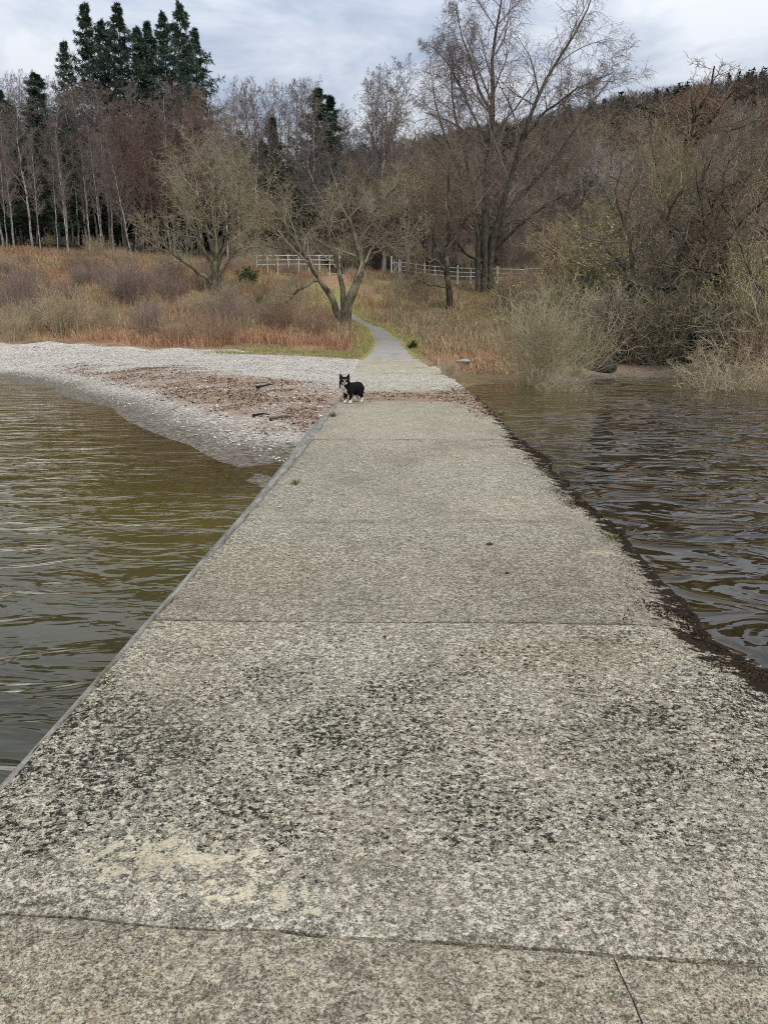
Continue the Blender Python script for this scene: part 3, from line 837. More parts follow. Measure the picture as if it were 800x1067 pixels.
def make_oak(seed, H=10, name='oak_tree', mat_t='oak_bark', mat_c='oak_twig', kink=.22, spread=1.0, twig=.011):
    rng = np.random.default_rng(seed)
    T = stem_poly([(0, 0, -.4), (rng.normal() * .2, rng.normal() * .2, H * .14), (rng.normal() * .3, rng.normal() * .3, H * .30), (rng.normal() * .5, rng.normal() * .5, H * .5)], .30 * H / 10, .14 * H / 10, 7, .04, rng)
    L1 = sprout(rng, *T, 9, .45, 1.0, 48, 14, H * .48 * spread, None, rr=.70, K=9, kink=kink * .9, trop=.10, tip=.22)
    L2 = sprout(rng, *L1, 8, .25, .98, 50, 14, .42, lambda t: 1.2 - .6 * t, rel=True, rr=.70, K=6, kink=kink, trop=.07)
    L3 = sprout(rng, *L2, 5, .15, .98, 48, 14, .48, lambda t: 1.1 - .4 * t, rel=True, rr=.65, rmax=.035, K=4, kink=kink, trop=.05)
    L4 = sprout(rng, *L3, 3, .15, .98, 45, 14, .55, None, rel=True, rfix=twig, K=3, kink=kink, tip=.6)
    L5 = sprout(rng, *L4, 2, .2, .98, 45, 14, .6, None, rel=True, rfix=twig * .75, K=2, kink=kink, tip=.6)
    return Kind(plant(name, 'x', 'tree', (0, 0, 0), [(*T, 9), (*L1, 6)], [(*L2, 5), (*L3, 3), (*L4, 3), (*L5, 3)], M[mat_t], M[mat_c]))


def make_spruce(seed, H=24, wide=1.0, thin=1.0, low=.12):
    # long irregular boughs with drooping sprays
    rng = np.random.default_rng(seed)
    T = stem_poly([(0, 0, -.4), (0, 0, H * .4), (rng.normal() * .15, rng.normal() * .15, H)], .22 * H / 24, .02, 14, .02, rng)
    L1 = sprout(rng, *T, int(180 * thin), low, .995, 78, 9, H * .26 * wide, lambda t: (1.0 - t) ** .82 * (.75 + .35 * np.sin(t * 46 + seed)) + .012, rr=.28, K=6, kink=.05, trop=-.04, curve=.13, tip=.2, jit=.55)
    L2 = sprout(rng, *L1, 16, .12, .98, 52, 10, .34, lambda t: 1.15 - .75 * t, rel=True, rfix=.016, K=3, kink=.08, trop=-.12, flat=.7)
    V, q = leaf_quads(rng, L2[0], 11, .40, .055, .55, .35)
    V2, q2 = leaf_quads(rng, L1[0], 16, .34, .055, .25, .45)
    V3 = np.concatenate([V, V2]); q3 = np.concatenate([q, q2 + len(V)])
    return Kind(plant('spruce_tree', 'x', 'conifer', (0, 0, 0), [(*T, 8)], [(*L1, 4), (*L2, 3)], M['spruce_bark'], M['spruce_bark'], leaves=(V3, q3), leaf_mat=M['needle'], crown_name='branches'))


def make_shrub(seed, H=1.8, n=60, fan=32, mat='red_twig', name='bare_bush', r=.012, trop=.02, kink=.08, kids=6, gkids=3, base=.25, rchild=.007, leaf=None, ang=28):
    rng = np.random.default_rng(seed)
    az = rng.random(n) * 6.283; a = np.radians(np.abs(rng.normal(size=n)) * fan * .7 + 3)
    d = np.stack([np.sin(a) * np.cos(az), np.sin(a) * np.sin(az), np.cos(a)], -1)
    rad = base * np.sqrt(rng.random(n))
    p = np.stack([rad * np.cos(az), rad * np.sin(az), np.full(n, -.15)], -1)
    L = H * (.65 + .45 * rng.random(n)); K = 6
    pts = [p]
    for k in range(K):
        d = nrm(d + rng.normal(size=d.shape) * kink + np.array([0, 0, trop])); p = p + d * (L / K)[:, None]; pts.append(p)
    S = np.stack(pts, 1); Rr = r * (.7 + .6 * rng.random(n))[:, None] * np.linspace(1, .45, K + 1)[None]
    C = sprout(rng, S, Rr, kids, .2, .95, ang, 10, .38, lambda t: 1.2 - .7 * t, rel=True, rfix=rchild, K=3, kink=kink * 1.3, trop=trop, tip=.6)
    G = sprout(rng, *C, gkids, .15, .95, ang + 2, 10, .5, None, rel=True, rfix=rchild * .8, K=2, kink=kink * 1.5, tip=.6) if gkids else None
    crown = [(*C, 3)] + ([(*G, 3)] if gkids else [])
    lv = None; lm = None
    if leaf:
        V, q = leaf_quads(rng, G[0] if gkids else C[0], leaf[1], leaf[2], leaf[2] * .6, 0, .9); lv = (V, q); lm = M[leaf[0]]
    return Kind(plant(name, 'x', 'bush', (0, 0, 0), [(S, Rr, 4)], crown, M[mat], M[mat], leaves=lv, leaf_mat=lm, crown_name='twigs', trunk_name='stems'))


def ground_pt(u, v, y):
    p = at(u, v, y); return (p[0], y, g1(p[0], y))


def on_ground(u, y):
    x = (u - 400) / 800 * (y * math.cos(PITCH) + 0.0) * 1.0
    # same column of the picture at this distance, for a point near the eye line
    p = at(u, 300, y)
    return (float(p[0]), y, g1(p[0], y))


rnd = random.Random(4)
BIRCH = [make_birch(100 + i, 16, wide=w) for i, w in enumerate((0.85, 1.0, 1.1, 0.75))]
RUSSET = [make_birch(120 + i, 16, 'birch_dark', 'larch_twig', w, 'russet_birch_tree', .2, 1.25) for i, w in enumerate((0.85, 1.0))]
OAK = [make_oak(140 + i, 10, spread=s, mat_c=c) for i, (s, c) in enumerate(((1.0, 'oak_twig'), (1.15, 'oak_twig_olive'), (0.9, 'oak_twig_russet'), (1.05, 'oak_twig_grey')))]
for k_ in (1, 3):
    for c_ in OAK[k_].root.children: c_.data.materials[0] = c_.data.materials[0] if c_.name.startswith('crown') else M['grey_oak_bark']
SPRUCE = [make_spruce(160, 24), make_spruce(161, 24, .8, .9), make_spruce(162, 24, 1.1, .75, .25)]
SHRUB = {
    'red': [make_shrub(180, 1.9, 48, 18, 'red_twig', base=.6), make_shrub(181, 1.7, 44, 22, 'red_twig', base=.7)],
    'purple': [make_shrub(182, 2.2, 50, 26, 'purple_twig', base=.6), make_shrub(183, 2.1, 44, 20, 'purple_twig', base=.7)],
    'straw': [make_shrub(184, 2.1, 44, 17, 'straw_twig', base=.6), make_shrub(185, 1.8, 44, 22, 'straw_twig', base=.75)],
    'olive': [make_shrub(186, 3.2, 50, 42, 'olive_twig', r=.022, kink=.22, kids=5, gkids=3, rchild=.010, ang=44), make_shrub(187, 3.0, 50, 36, 'grey_twig', r=.022, kink=.26, kids=5, gkids=3, rchild=.010, ang=46)],
}


def put(kind, u, y, top_v, H, label, group=None, jitter=True, base=None, fat=None):
    """Stand a plant of natural height H so that its top is near photo row top_v."""
    x, yy, z = base if base else on_ground(u, y)
    h = max(0.5, at(u, top_v, y)[2] - z)
    s = h / H
    w = fat if fat else 1.0
    return kind.place((x, y, z), rnd.uniform(0, 6.28), s * w, label, group, sz=s)


# --- tall spruces above the left wood
tall = [(88, 100, 42, 2, 'shortest of the tall spruces over the left wood, at their left end'),
        (111, 96, 2, 2, 'tall ragged spruce, first full-height tip from the left on the skyline'),
        (126, 101, 20, 0, 'tall spruce tucked behind the gap between the first two spruce tips'),
        (144, 97, 4, 2, 'thin open spruce spire standing alone in the middle of the skyline clump'),
        (162, 102, 28, 0, 'broad spruce right of the thin open spire, with a blunt dark top'),
        (172, 99, 20, 1, 'spruce with a narrow tip between the broad spruce and the tallest pair'),
        (188, 98, 12, 0, 'left spruce of the tallest dense pair on the skyline'),
        (204, 95, 0, 0, 'right and tallest spruce of the dense pair on the skyline'),
        (217, 100, 30, 2, 'rightmost ragged spruce at the end of the skyline clump')]
for u, y, v, k, lb in tall:
    put(SPRUCE[k], u, y, v, 24, lb, 'tall spruces above the left wood', fat=rnd.uniform(.85, 1.08))
for u, y, v, k, lb in [(57, 86, 74, 0, 'dark pointed spruce rising among birches at the far left'),
                       (20, 88, 92, 1, 'slim dark spruce near the left edge of the picture'),
                       (8, 92, 100, 0, 'dark spruce at the very left edge behind birch stems'),
                       (333, 92, 90, 0, 'dark green spruce in the centre, left and taller of two joined tips'),
                       (346, 94, 100, 1, 'dark green spruce in the centre, right and lower of two joined tips'),
                       (287, 90, 122, 1, 'dim spruce half hidden by bare twigs left of the centre spruces'),
                       (312, 84, 195, 0, 'low dark spruce deep in the thicket behind the leaning tree')]:
    put(SPRUCE[k], u, y, v, 24, lb, fat=1.5)
# dark understorey conifers behind the birch stems
for k in range(26):
    u = -30 + k * 12 + rnd.uniform(-5, 5); y = rnd.uniform(95, 112)
    put(SPRUCE[k % 2], u, y, rnd.uniform(105, 180), 24, 'dark spruce filling the shade behind the pale birch stems', 'shaded spruces behind the left birches', fat=1.7)

# --- left birches
for k in range(44):
    u = -25 + k * 6.2 + rnd.uniform(-3, 3); y = rnd.uniform(76, 92)
    top = np.interp(u, [-20, 40, 80, 130, 240], [75, 85, 92, 88, 95]) + rnd.uniform(-8, 26)
    if u > 120 and k % 3 != 0:
        put(RUSSET[k % 2], u, y, top, 16, 'russet-twigged birch in the dense wood under the tall spruces', 'russet birches of the left wood', fat=.9)
    else:
        put(BIRCH[k % 4], u, y, top, 16, 'slender birch with pale stem along the front of the left wood', 'pale-stemmed birches of the left wood', fat=.9)
BIRCH[1].place(ground_pt(137, 262, 70), 1.0, .62, 'white-stemmed birch leaning left, in front of the left wood', tilt=(0, R(-9), 0))
for u, y, v in [(20, 74, 150), (46, 75, 135), (75, 73, 140), (98, 74, 145), (110, 76, 130), (12, 76, 120), (64, 77, 118)]:
    put(BIRCH[3], u, y, v, 16, 'thin young birch at the front edge of the left wood', 'young birches at the front of the left wood', fat=.6)
# --- centre birches against the sky
for k in range(22):
    u = 236 + k * 8.5 + rnd.uniform(-4, 4); y = rnd.uniform(82, 108)
    put(BIRCH[(k * 3) % 4], u, y, rnd.uniform(82, 130), 16, 'thin bare birch fading into the thicket behind the white rails', 'birches behind the white rails', fat=.9)
for u, y, v, k, lb in [(398, 84, 72, 1, 'tall open birch left of the great birch, on the skyline'), (411, 88, 66, 2, 'taller fine-twigged birch between the centre spruces and great birch'),
                       (262, 90, 86, 0, 'isolated thin birch on the skyline right of the tall spruces'), (313, 92, 92, 3, 'thin birch tip just left of the centre spruces')]:
    put(BIRCH[k], u, y, v, 16, lb)
# --- brown thicket behind the rails
for k in range(22):
    u = 255 + k * 13 + rnd.uniform(-6, 6); y = rnd.uniform(79, 87)
    K_ = OAK[k % 4] if k % 3 else RUSSET[k % 2]
    H_ = 10 if k % 3 else 16
    put(K_, u, y, rnd.uniform(150, 205), H_, 'low brown tree in the tangled thicket behind the white rails', 'thicket trees behind the white rails', fat=1.1)

# --- hillside wood, right
pts = []
tries = 0
while len(pts) < 96 and tries < 6000:
    tries += 1
    u = rnd.uniform(400, 850); y = 68 + 110 * rnd.random() ** 1.5
    x = at(u, 300, y)[0]
    if u < 680 and y < 82: continue
    if all((x - a) ** 2 + (y - b) ** 2 > (3.4 + (y - 60) * .03) ** 2 for a, b, _ in pts): pts.append((x, y, u))
for k, (x, y, u) in enumerate(pts):
    z = g1(x, y)
    if k % 5 == 0:
        RUSSET[k % 2].place((x, y, z), rnd.uniform(0, 6.28), rnd.uniform(.5, .7), 'russet birch among the oaks on the right hillside', 'russet birches on the right hillside')
    elif k % 7 == 0:
        BIRCH[k % 4].place((x, y, z), rnd.uniform(0, 6.28), rnd.uniform(.5, .75), 'bare birch among the oaks on the right hillside', 'bare birches on the right hillside')
    else:
        s = rnd.uniform(.7, 1.25)
        OAK[k % 4].place((x, y, z), rnd.uniform(0, 6.28), s, 'bare grey-brown oak in the wood on the right hillside', 'oaks on the right hillside', sz=s * rnd.uniform(.85, 1.05))
put(OAK[2], 705, 96, 46, 10, 'round-headed bare oak standing above the ridge at right', fat=1.3)
put(OAK[0], 660, 104, 100, 10, 'bare oak just left of the round-headed ridge oak', fat=1.1)


# --- trees with a shape of their own
def local_pts(px, y, base, depth=None):
    out = []
    for k, p in enumerate(px):
        w = at(p[0], p[1], y)
        dy = p[2] if len(p) > 2 else 0.0
        out.append((w[0] - base[0], dy, w[2] - base[2]))
    return out


def shaped_tree(name, label, y, base_uv, stems, mat_t, mat_c, seed, lv, kink=.1, cat_='tree'):
    rng = np.random.default_rng(seed)
    b = at(*base_uv, y); base = (b[0], y, g1(b[0], y))
    K = 12
    main = []
    for px, r0, r1 in stems:
        main.append(stem_poly(local_pts(px, y, base), r0, r1, K, kink * .4, rng))
    S = cat(*main)
    lens = np.linalg.norm(np.diff(S[0], axis=1), axis=2).sum(1)
    par = S; crown = []; trunk = [(*S, 9)]
    for i, kw in enumerate(lv):
        par = sprout(rng, *par, **kw)
        crown.append((*par, 4 if i == 0 else 3))
    return plant(name, label, cat_, base, trunk, crown, mat_t, mat_c)


shaped_tree('birch_tree', 'great many-stemmed birch with weeping twigs towering right of the path', 63, (505, 300), [
    ([(505, 306, 0), (506, 270, 0), (507, 240, 0), (505, 200, .3), (512, 150, .5), (516, 110, .3), (512, 60, .4), (520, 10, 0), (526, -25, 0)], .42, .03),
    ([(510, 300, -.3), (511, 262, -.3), (516, 235, -.5), (527, 195, -1), (541, 150, -1.2), (552, 110, -1), (572, 75, -1), (592, 45, -.5), (612, 12, 0), (622, -18, .3)], .29, .03),
    ([(500, 300, .3), (500, 265, .4), (499, 235, .6), (494, 200, 1.2), (488, 160, 1.6), (478, 125, 1.8), (470, 90, 2), (474, 45, 2)], .23, .025),
    ([(497, 302, -.4), (499, 260, -.4), (494, 228, -.8), (480, 190, -1.6), (465, 155, -2), (452, 128, -2.3), (448, 95, -2.5)], .22, .025),
    ([(508, 258, 0), (522, 228, .8), (540, 208, 1.4), (565, 180, 1.8), (593, 148, 2), (622, 102, 2), (652, 62, 2)], .22, .02),
    ([(509, 266, 0), (528, 246, -1), (548, 228, -2), (570, 212, -2.6), (590, 205, -3)], .16, .03),
    ([(514, 120, 0), (500, 90, .8), (492, 60, 1.2), (482, 25, 1.5), (478, -5, 1.5)], .12, .02),
    ([(512, 150, .5), (500, 128, 1), (470, 60, 1.6), (448, 35, 2)], .12, .02),
    ([(502, 272, 0), (486, 268, -1), (468, 250, -2), (455, 226, -2.6)], .14, .03),
    ([(541, 150, -1), (560, 125, -2), (590, 105, -3), (625, 90, -3.5)], .11, .02)],
    M['birch_dark'], M['birch_twig'], 201, [
        dict(n=16, t0=.28, t1=.99, ang=40, ang_sd=12, length=.27, prof=lambda t: 1.25 - .75 * t, rel=True, rr=.5, K=6, kink=.12, trop=.05),
        dict(n=8, t0=.15, t1=.99, ang=38, ang_sd=12, length=.42, prof=lambda t: 1.15 - .5 * t, rel=True, rr=.5, rmax=.03, K=4, kink=.13, trop=.02),
        dict(n=6, t0=.15, t1=.99, ang=38, ang_sd=12, length=.55, rel=True, rfix=.011, K=4, kink=.12, trop=-.10, tip=.6),
        dict(n=4, t0=.1, t1=.95, ang=32, ang_sd=12, length=.75, rel=True, rfix=.007, K=3, kink=.1, trop=-.28, tip=.6)])

shaped_tree('leaning_tree', 'leaning forked tree with a low broken limb at the left of the path', 48, (357, 338), [
    ([(358, 342, 0), (361, 318, 0), (372, 296, .1), (378, 277, .1), (372, 256, 0), (366, 232, -.2), (360, 200, -.3)], .35, .04),
    ([(356, 336, 0), (346, 308, -.3), (331, 289, -.6), (318, 266, -.9), (300, 236, -1.1), (279, 206, -1.2)], .22, .03),
    ([(358, 330, 0), (357, 300, .4), (350, 275, .7), (340, 240, .9), (345, 203, 1)], .20, .03),
    ([(333, 292, -.6), (322, 296, -.9), (305, 311, -1.2), (284, 324, -1.5)], .12, .03),
    ([(378, 277, .1), (392, 262, .4), (415, 250, .6), (440, 238, .7)], .10, .02),
    ([(372, 256, 0), (385, 228, -.5), (402, 206, -.8), (420, 190, -1)], .09, .02),
    ([(322, 270, -.9), (300, 262, -1.4), (278, 258, -1.6), (262, 262, -1.7)], .07, .02)],
    M['pale_bark'], M['pale_twig'], 202, [
        dict(n=9, t0=.35, t1=.99, ang=48, ang_sd=14, length=.34, prof=lambda t: 1.1 - .5 * t, rel=True, rr=.5, K=6, kink=.15, trop=.05),
        dict(n=7, t0=.15, t1=.99, ang=46, ang_sd=14, length=.45, rel=True, rr=.6, rmax=.02, K=4, kink=.16, trop=.03),
        dict(n=5, t0=.15, t1=.99, ang=44, ang_sd=14, length=.5, rel=True, rfix=.009, K=3, kink=.16, tip=.6),
        dict(n=3, t0=.1, t1=.95, ang=40, ang_sd=14, length=.6, rel=True, rfix=.0065, K=2, kink=.15, tip=.6)])

shaped_tree('round_tree', 'round pale-twigged tree with fanned limbs standing in the left bank', 56, (225, 303), [
    ([(225, 306, 0), (224, 285, 0), (224, 262, .2), (226, 225, .2), (224, 190, 0), (222, 152, 0)], .28, .03),
    ([(225, 298, 0), (208, 284, -.3), (188, 270, -.6), (168, 250, -.8), (158, 235, -.9)], .14, .02),
    ([(224, 284, 0), (212, 262, .6), (198, 230, 1), (186, 200, 1.3), (180, 178, 1.4)], .13, .02),
    ([(225, 282, 0), (234, 262, -.5), (246, 228, -.8), (254, 195, -1), (252, 170, -1)], .13, .02),
    ([(226, 290, 0), (238, 268, .6), (256, 246, 1), (270, 226, 1.2)], .12, .02),
    ([(224, 272, 0), (216, 235, -1), (206, 195, -1.5), (205, 165, -1.6)], .11, .02),
    ([(225, 268, 0), (233, 230, 1), (240, 190, 1.5), (236, 160, 1.5)], .11, .02)],
    M['pale_bark'], M['pale_twig'], 203, [
        dict(n=12, t0=.25, t1=.99, ang=44, ang_sd=12, length=.36, prof=lambda t: 1.2 - .6 * t, rel=True, rr=.5, K=6, kink=.1, trop=.06),
        dict(n=8, t0=.15, t1=.99, ang=42, ang_sd=12, length=.42, rel=True, rr=.6, rmax=.02, K=4, kink=.12, trop=.05),
        dict(n=5, t0=.15, t1=.99, ang=40, ang_sd=12, length=.5, rel=True, rfix=.009, K=3, kink=.12, tip=.6),
        dict(n=3, t0=.1, t1=.95, ang=40, ang_sd=12, length=.6, rel=True, rfix=.0065, K=2, kink=.12, tip=.6)])

shaped_tree('dark_tree', 'small dark crooked tree on the grass just left of the great birch', 57, (468, 322), [
    ([(468, 326, 0), (467, 300, 0), (466, 275, 0), (462, 250, .2), (470, 222, .2), (466, 190, 0), (470, 160, 0)], .25, .03),
    ([(466, 285, 0), (455, 270, -.4), (440, 274, -.6), (428, 268, -.7), (420, 272, -.8)], .09, .02),
    ([(466, 278, 0), (452, 250, .5), (446, 225, .8), (436, 205, 1)], .10, .02),
    ([(463, 256, 0), (480, 236, -.6), (494, 214, -.9)], .09, .02),
    ([(467, 300, 0), (452, 298, -.5), (438, 294, -.8), (428, 284, -1)], .06, .02)],
    M['oak_bark'], M['oak_twig'], 204, [
        dict(n=9, t0=.35, t1=.99, ang=48, ang_sd=14, length=.34, rel=True, rr=.55, K=6, kink=.2, trop=.05),
        dict(n=7, t0=.15, t1=.99, ang=46, ang_sd=14, length=.45, rel=True, rr=.6, rmax=.02, K=4, kink=.2, trop=.03),
        dict(n=5, t0=.15, t1=.99, ang=44, ang_sd=14, length=.5, rel=True, rfix=.010, K=3, kink=.2, tip=.6),
        dict(n=4, t0=.1, t1=.95, ang=40, ang_sd=14, length=.6, rel=True, rfix=.007, K=2, kink=.18, tip=.6)])

OAKLV = [
    dict(n=9, t0=.25, t1=.99, ang=50, ang_sd=14, length=.40, rel=True, rr=.72, K=7, kink=.26, trop=.05),
    dict(n=7, t0=.15, t1=.99, ang=50, ang_sd=14, length=.45, rel=True, rr=.65, rmax=.032, K=5, kink=.26, trop=.02),
    dict(n=4, t0=.15, t1=.99, ang=46, ang_sd=14, length=.5, rel=True, rfix=.008, K=3, kink=.24, tip=.6),
    dict(n=2, t0=.1, t1=.95, ang=44, ang_sd=14, length=.6, rel=True, rfix=.0055, K=2, kink=.22, tip=.6)]
shaped_tree('oak_tree', 'mossy oak with a dark snaking trunk over the right-hand shore', 34, (694, 380), [
    ([(694, 386, 0), (696, 340, 0), (702, 300, .2), (712, 256, .3), (722, 226, .2), (736, 198, .2), (730, 182, 0), (737, 164, 0)], .28, .05),
    ([(718, 238, .3), (734, 224, -.3), (750, 212, -.6), (744, 196, -.7), (752, 170, -.7)], .14, .03),
    ([(700, 296, .2), (718, 268, .9), (728, 270, 1), (745, 288, 1.2), (765, 296, 1.4)], .08, .02),
    ([(699, 310, .2), (712, 280, -.5), (722, 262, -.8), (690, 235, -1), (672, 225, -1)], .08, .02),
    ([(698, 330, 0), (725, 322, -.8), (745, 335, -1.4), (765, 340, -1.8)], .07, .02),
    ([(697, 345, 0), (720, 346, .4), (750, 342, .6), (780, 330, .7)], .07, .02)],
    M['oak_bark'], M['oak_twig_dark'], 205, OAKLV)
shaped_tree('oak_tree', 'crooked oak with hooked limbs bending out over the small beach', 33, (656, 382), [
    ([(656, 388, 0), (660, 352, 0), (661, 318, 0), (668, 304, -.2), (688, 298, -.4), (712, 301, -.5), (730, 290, -.6)], .20, .04),
    ([(661, 320, 0), (656, 288, .3), (648, 270, .4), (638, 262, .5), (635, 258, .5)], .10, .03),
    ([(660, 335, 0), (676, 300, .6), (690, 282, .8), (698, 270, .9), (690, 245, 1)], .09, .02),
    ([(659, 350, 0), (640, 338, -.5), (622, 332, -.8), (600, 338, -1)], .08, .02),
    ([(660, 345, 0), (680, 335, -1), (690, 350, -1.6), (702, 362, -2)], .06, .02),
    ([(661, 318, 0), (666, 285, .8), (665, 240, 1.2), (650, 200, 1.4), (660, 165, 1.5)], .12, .02)],
    M['oak_bark'], M['oak_twig_dark'], 206, OAKLV)
for u, y, v, k, lb in [(765, 33, 168, 0, 'bushy bare oak at the right edge above the shore'), (806, 30, 185, 0, 'bare oak cut by the right edge of the picture'),
                       (612, 42, 205, 1, 'low bare oak behind the waterside willow'), (735, 42, 172, 2, 'bare oak behind the mossy oak on the right shore'),
                       (670, 44, 185, 0, 'bare oak behind the crooked oak with hooked limbs'), (580, 52, 215, 2, 'bare oak right of the great birch, behind the white fence line'),
                       (700, 54, 152, 1, 'bare oak half-way up the right slope above the shore oaks'), (790, 46, 150, 0, 'bare oak high on the right edge of the slope'), (640, 58, 172, 2, 'bare oak above the yellow bush on the right slope')]:
    put(OAK[k], u, y, v, 10, lb)

# --- waterside willows
W1 = make_shrub(301, 3.5, 64, 36, 'willow_twig', 'willow_bush', .015, .035, .085, 8, 4, .40, .0055, ang=36)
W1.place(ground_pt(556, 406, 24.6), 0.4, .90, 'large fan-shaped straw-coloured willow standing in the shallows right of the jetty')
W1.place(ground_pt(604, 398, 27.6), 2.1, .62, 'second willow behind the large fan-shaped one, nearer the small beach', tilt=(0, R(8), 0))
W2 = make_shrub(302, 1.5, 46, 62, 'straw_twig', 'willow_bush', .013, .02, .2, 8, 4, .4, .0065, ang=48)
W2.place(ground_pt(585, 412, 22.3), 1.0, .62, 'low straggly willow drooping over the water beside the large willow')
W2.place(ground_pt(765, 402, 22.6), 2.5, 1.15, 'pale bush spilling over the water at the right edge')
W2.place(ground_pt(804, 398, 23.4), 4.0, 1.0, 'taller pale bush at the right edge behind the spilling one')
W2.place(ground_pt(735, 392, 27.0), 5.0, 1.0, 'pale low bush at the right end of the small beach')
SHRUB['straw'][0].place(ground_pt(466, 396, 25.5), .5, .35, 'small russet weed clump at the water edge by the jetty end')

# --- yellow-green catkin bushes
YB = make_shrub(303, 2.6, 40, 40, 'olive_twig', 'yellow_bush', .018, .02, .14, 6, 3, .3, .008, leaf=('yellow_leaf', 16, .045))
put(YB, 627, 42, 236, 2.6, 'yellow-green catkin bush showing behind the shore oaks')
put(YB, 796, 30.0, 285, 2.6, 'bright yellow-green bush at the right edge', fat=1.0)
put(YB, 768, 33, 258, 2.6, 'yellow-green bush higher up beside the right edge', fat=.8)
YS = YB.place((*ground_pt(51, 244, 80)[:2], ground_pt(51, 244, 80)[2]), 0, .45, 'small yellow bush between birch stems at far left')
GB = make_shrub(304, 1.4, 30, 40, 'olive_twig', 'evergreen_bush', .012, .02, .1, 6, 3, .2, .007, leaf=('green_leaf', 8, .09))
GB.place(ground_pt(257, 290, 62), 0, 1.0, 'small dark green bush left of the white rails')
GB.place(ground_pt(430, 372, 41), 0, .3, 'low dark green clump beside the end of the jetty')
GB.place(ground_pt(290, 318, 52), 0, .5, 'dark green clump in the bank below the leaning tree')

# --- tangled undergrowth along the right shore
und = [(600, 36), (618, 33), (634, 31.5), (648, 31), (664, 30.8), (680, 30.6), (698, 30.6), (716, 31), (734, 31), (752, 30.5), (770, 29), (788, 28), (806, 27), (640, 35), (675, 36), (710, 36), (745, 36), (780, 34), (600, 41), (560, 46), (575, 40), (590, 46), (640, 46), (690, 46), (740, 46), (790, 42), (530, 56), (550, 60), (575, 62), (610, 60), (660, 60), (720, 60), (780, 58)]
for k, (u, y) in enumerate(und):
    x, yy, z = on_ground(u, y)
    SHRUB['olive'][k % 2].place((x, y, z), rnd.uniform(0, 6.28), rnd.uniform(.7, 1.15), 'tangled grey-olive bush in the undergrowth of the right bank', 'undergrowth bushes of the right bank')
for u, y, s in [(545, 52, 1.4), (570, 50, 1.5), (592, 52, 1.4), (800, 26, .9)]:
    x, yy, z = on_ground(u, y)
    SHRUB['red'][0].place((x, y, z), rnd.uniform(0, 6), s, 'russet-stemmed bush on the right bank behind the willow', 'russet bushes on the right bank')

# --- bushes of the left bank
LAB = {'red': ('russet bare bush on the brown left bank', 'russet bushes of the left bank'), 'purple': ('mauve-brown bare bush on the left bank', 'mauve bushes of the left bank'),
       'straw': ('straw-coloured bare bush on the left bank', 'straw bushes of the left bank'), 'olive': ('olive bare bush high on the left bank', 'olive bushes of the left bank')}
lb = []
for k in range(76):
    for _ in range(40):
        u = rnd.uniform(-15, 385); y = rnd.uniform(39.5, 72)
        if u > 330 and y > 44: continue
        x = at(u, 320, y)[0]
        if abs(u - 357) < 22 and y < 60: continue
        if abs(u - 225) < 12 and 50 < y < 57: continue
        if y < 42 and u > 240: continue
        if all((x - a) ** 2 + (y - b) ** 2 > 3.0 for a, b in lb): break
    lb.append((x, y))
    n = fbm(x * .12 + 3, y * .12, 2) + rnd.uniform(-.15, .15)
    kd = 'red' if (n < .36 or y < 41) else ('purple' if n < .46 else 'straw')
    if k % 9 == 0 and y > 52: kd = 'olive'
    s = rnd.uniform(.55, 1.05) * (.55 if kd == 'olive' else 1.0)
    SHRUB[kd][k % 2].place((x, y, g1(x, y)), rnd.uniform(0, 6.28), s, *LAB[kd])
for u, y, s, kd, lbl in [(18, 49, 1.45, 'purple', 'big mauve bush at the left edge above the beach'), (62, 43.5, 1.3, 'straw', 'big pale straw bush left of middle on the bank above the beach'), (130, 52, 1.4, 'purple', 'big mauve bush in the middle of the left bank')]:
    x, yy, z = on_ground(u, y)
    SHRUB[kd][0].place((x, y, z), 1.0, s, lbl)
for k in range(9):
    u = 255 + k * 34 + rnd.uniform(-8, 8); y = rnd.uniform(79, 83)
    x, yy, z = on_ground(u, y)
    SHRUB['straw' if k % 2 else 'purple'][k % 2].place((x, y, z), rnd.uniform(0, 6), 1.3, 'bare bush just behind the white rails', 'bushes behind the white rails')


# ------------------------------------------------------------------ dead bracken, grass and leaves (nobody could count them)
def blades(name, xy, h, w, cols, lean=.35, seed=0, K=2, zoff=-.02):
    rng = np.random.default_rng(seed)
    n = len(xy); z = gz(xy[:, 0], xy[:, 1]) + zoff
    az = rng.random(n) * 6.283; ln = np.abs(rng.normal(size=n)) * lean
    d = np.stack([np.cos(az) * ln, np.sin(az) * ln, np.ones(n)], -1)
    s = nrm(np.stack([-np.sin(az + rng.normal(size=n)), np.cos(az + rng.normal(size=n)), np.zeros(n)], -1))
    p0 = np.c_[xy, z]
    d1 = nrm(d); d2 = nrm(d1 + np.stack([np.cos(az) * ln, np.sin(az) * ln, -ln * .8], -1))
    p1 = p0 + d1 * (h * .55)[:, None]; p2 = p1 + d2 * (h * .45)[:, None]
    W = w[:, None]
    V = np.stack([p0 - s * W, p0 + s * W, p1 - s * W * .8, p1 + s * W * .8, p2], 1).reshape(-1, 3)
    b = np.arange(n) * 5
    q = np.stack([b, b + 1, b + 3, b + 2], -1); t = np.stack([b + 2, b + 3, b + 4], -1)
    me = make_mesh(name, V, q, t, M['tint'], False, cols=np.repeat(cols, 5, 0))
    return link_mesh(name, me)


def scatter(rng, n, f, box):
    out = []
    tot = 0
    while tot < n:
        x = rng.uniform(box[0], box[1], n); y = rng.uniform(box[2], box[3], n)
        k = rng.random(n) < f(x, y)
        out.append(np.c_[x[k], y[k]]); tot += k.sum()
    return np.concatenate(out)[:n]


def pal(rng, n, cs, ws):
    c = np.array(cs)[rng.choice(len(cs), n, p=np.array(ws) / np.sum(ws))]
    return c * (0.7 + 0.6 * rng.random((n, 1)))


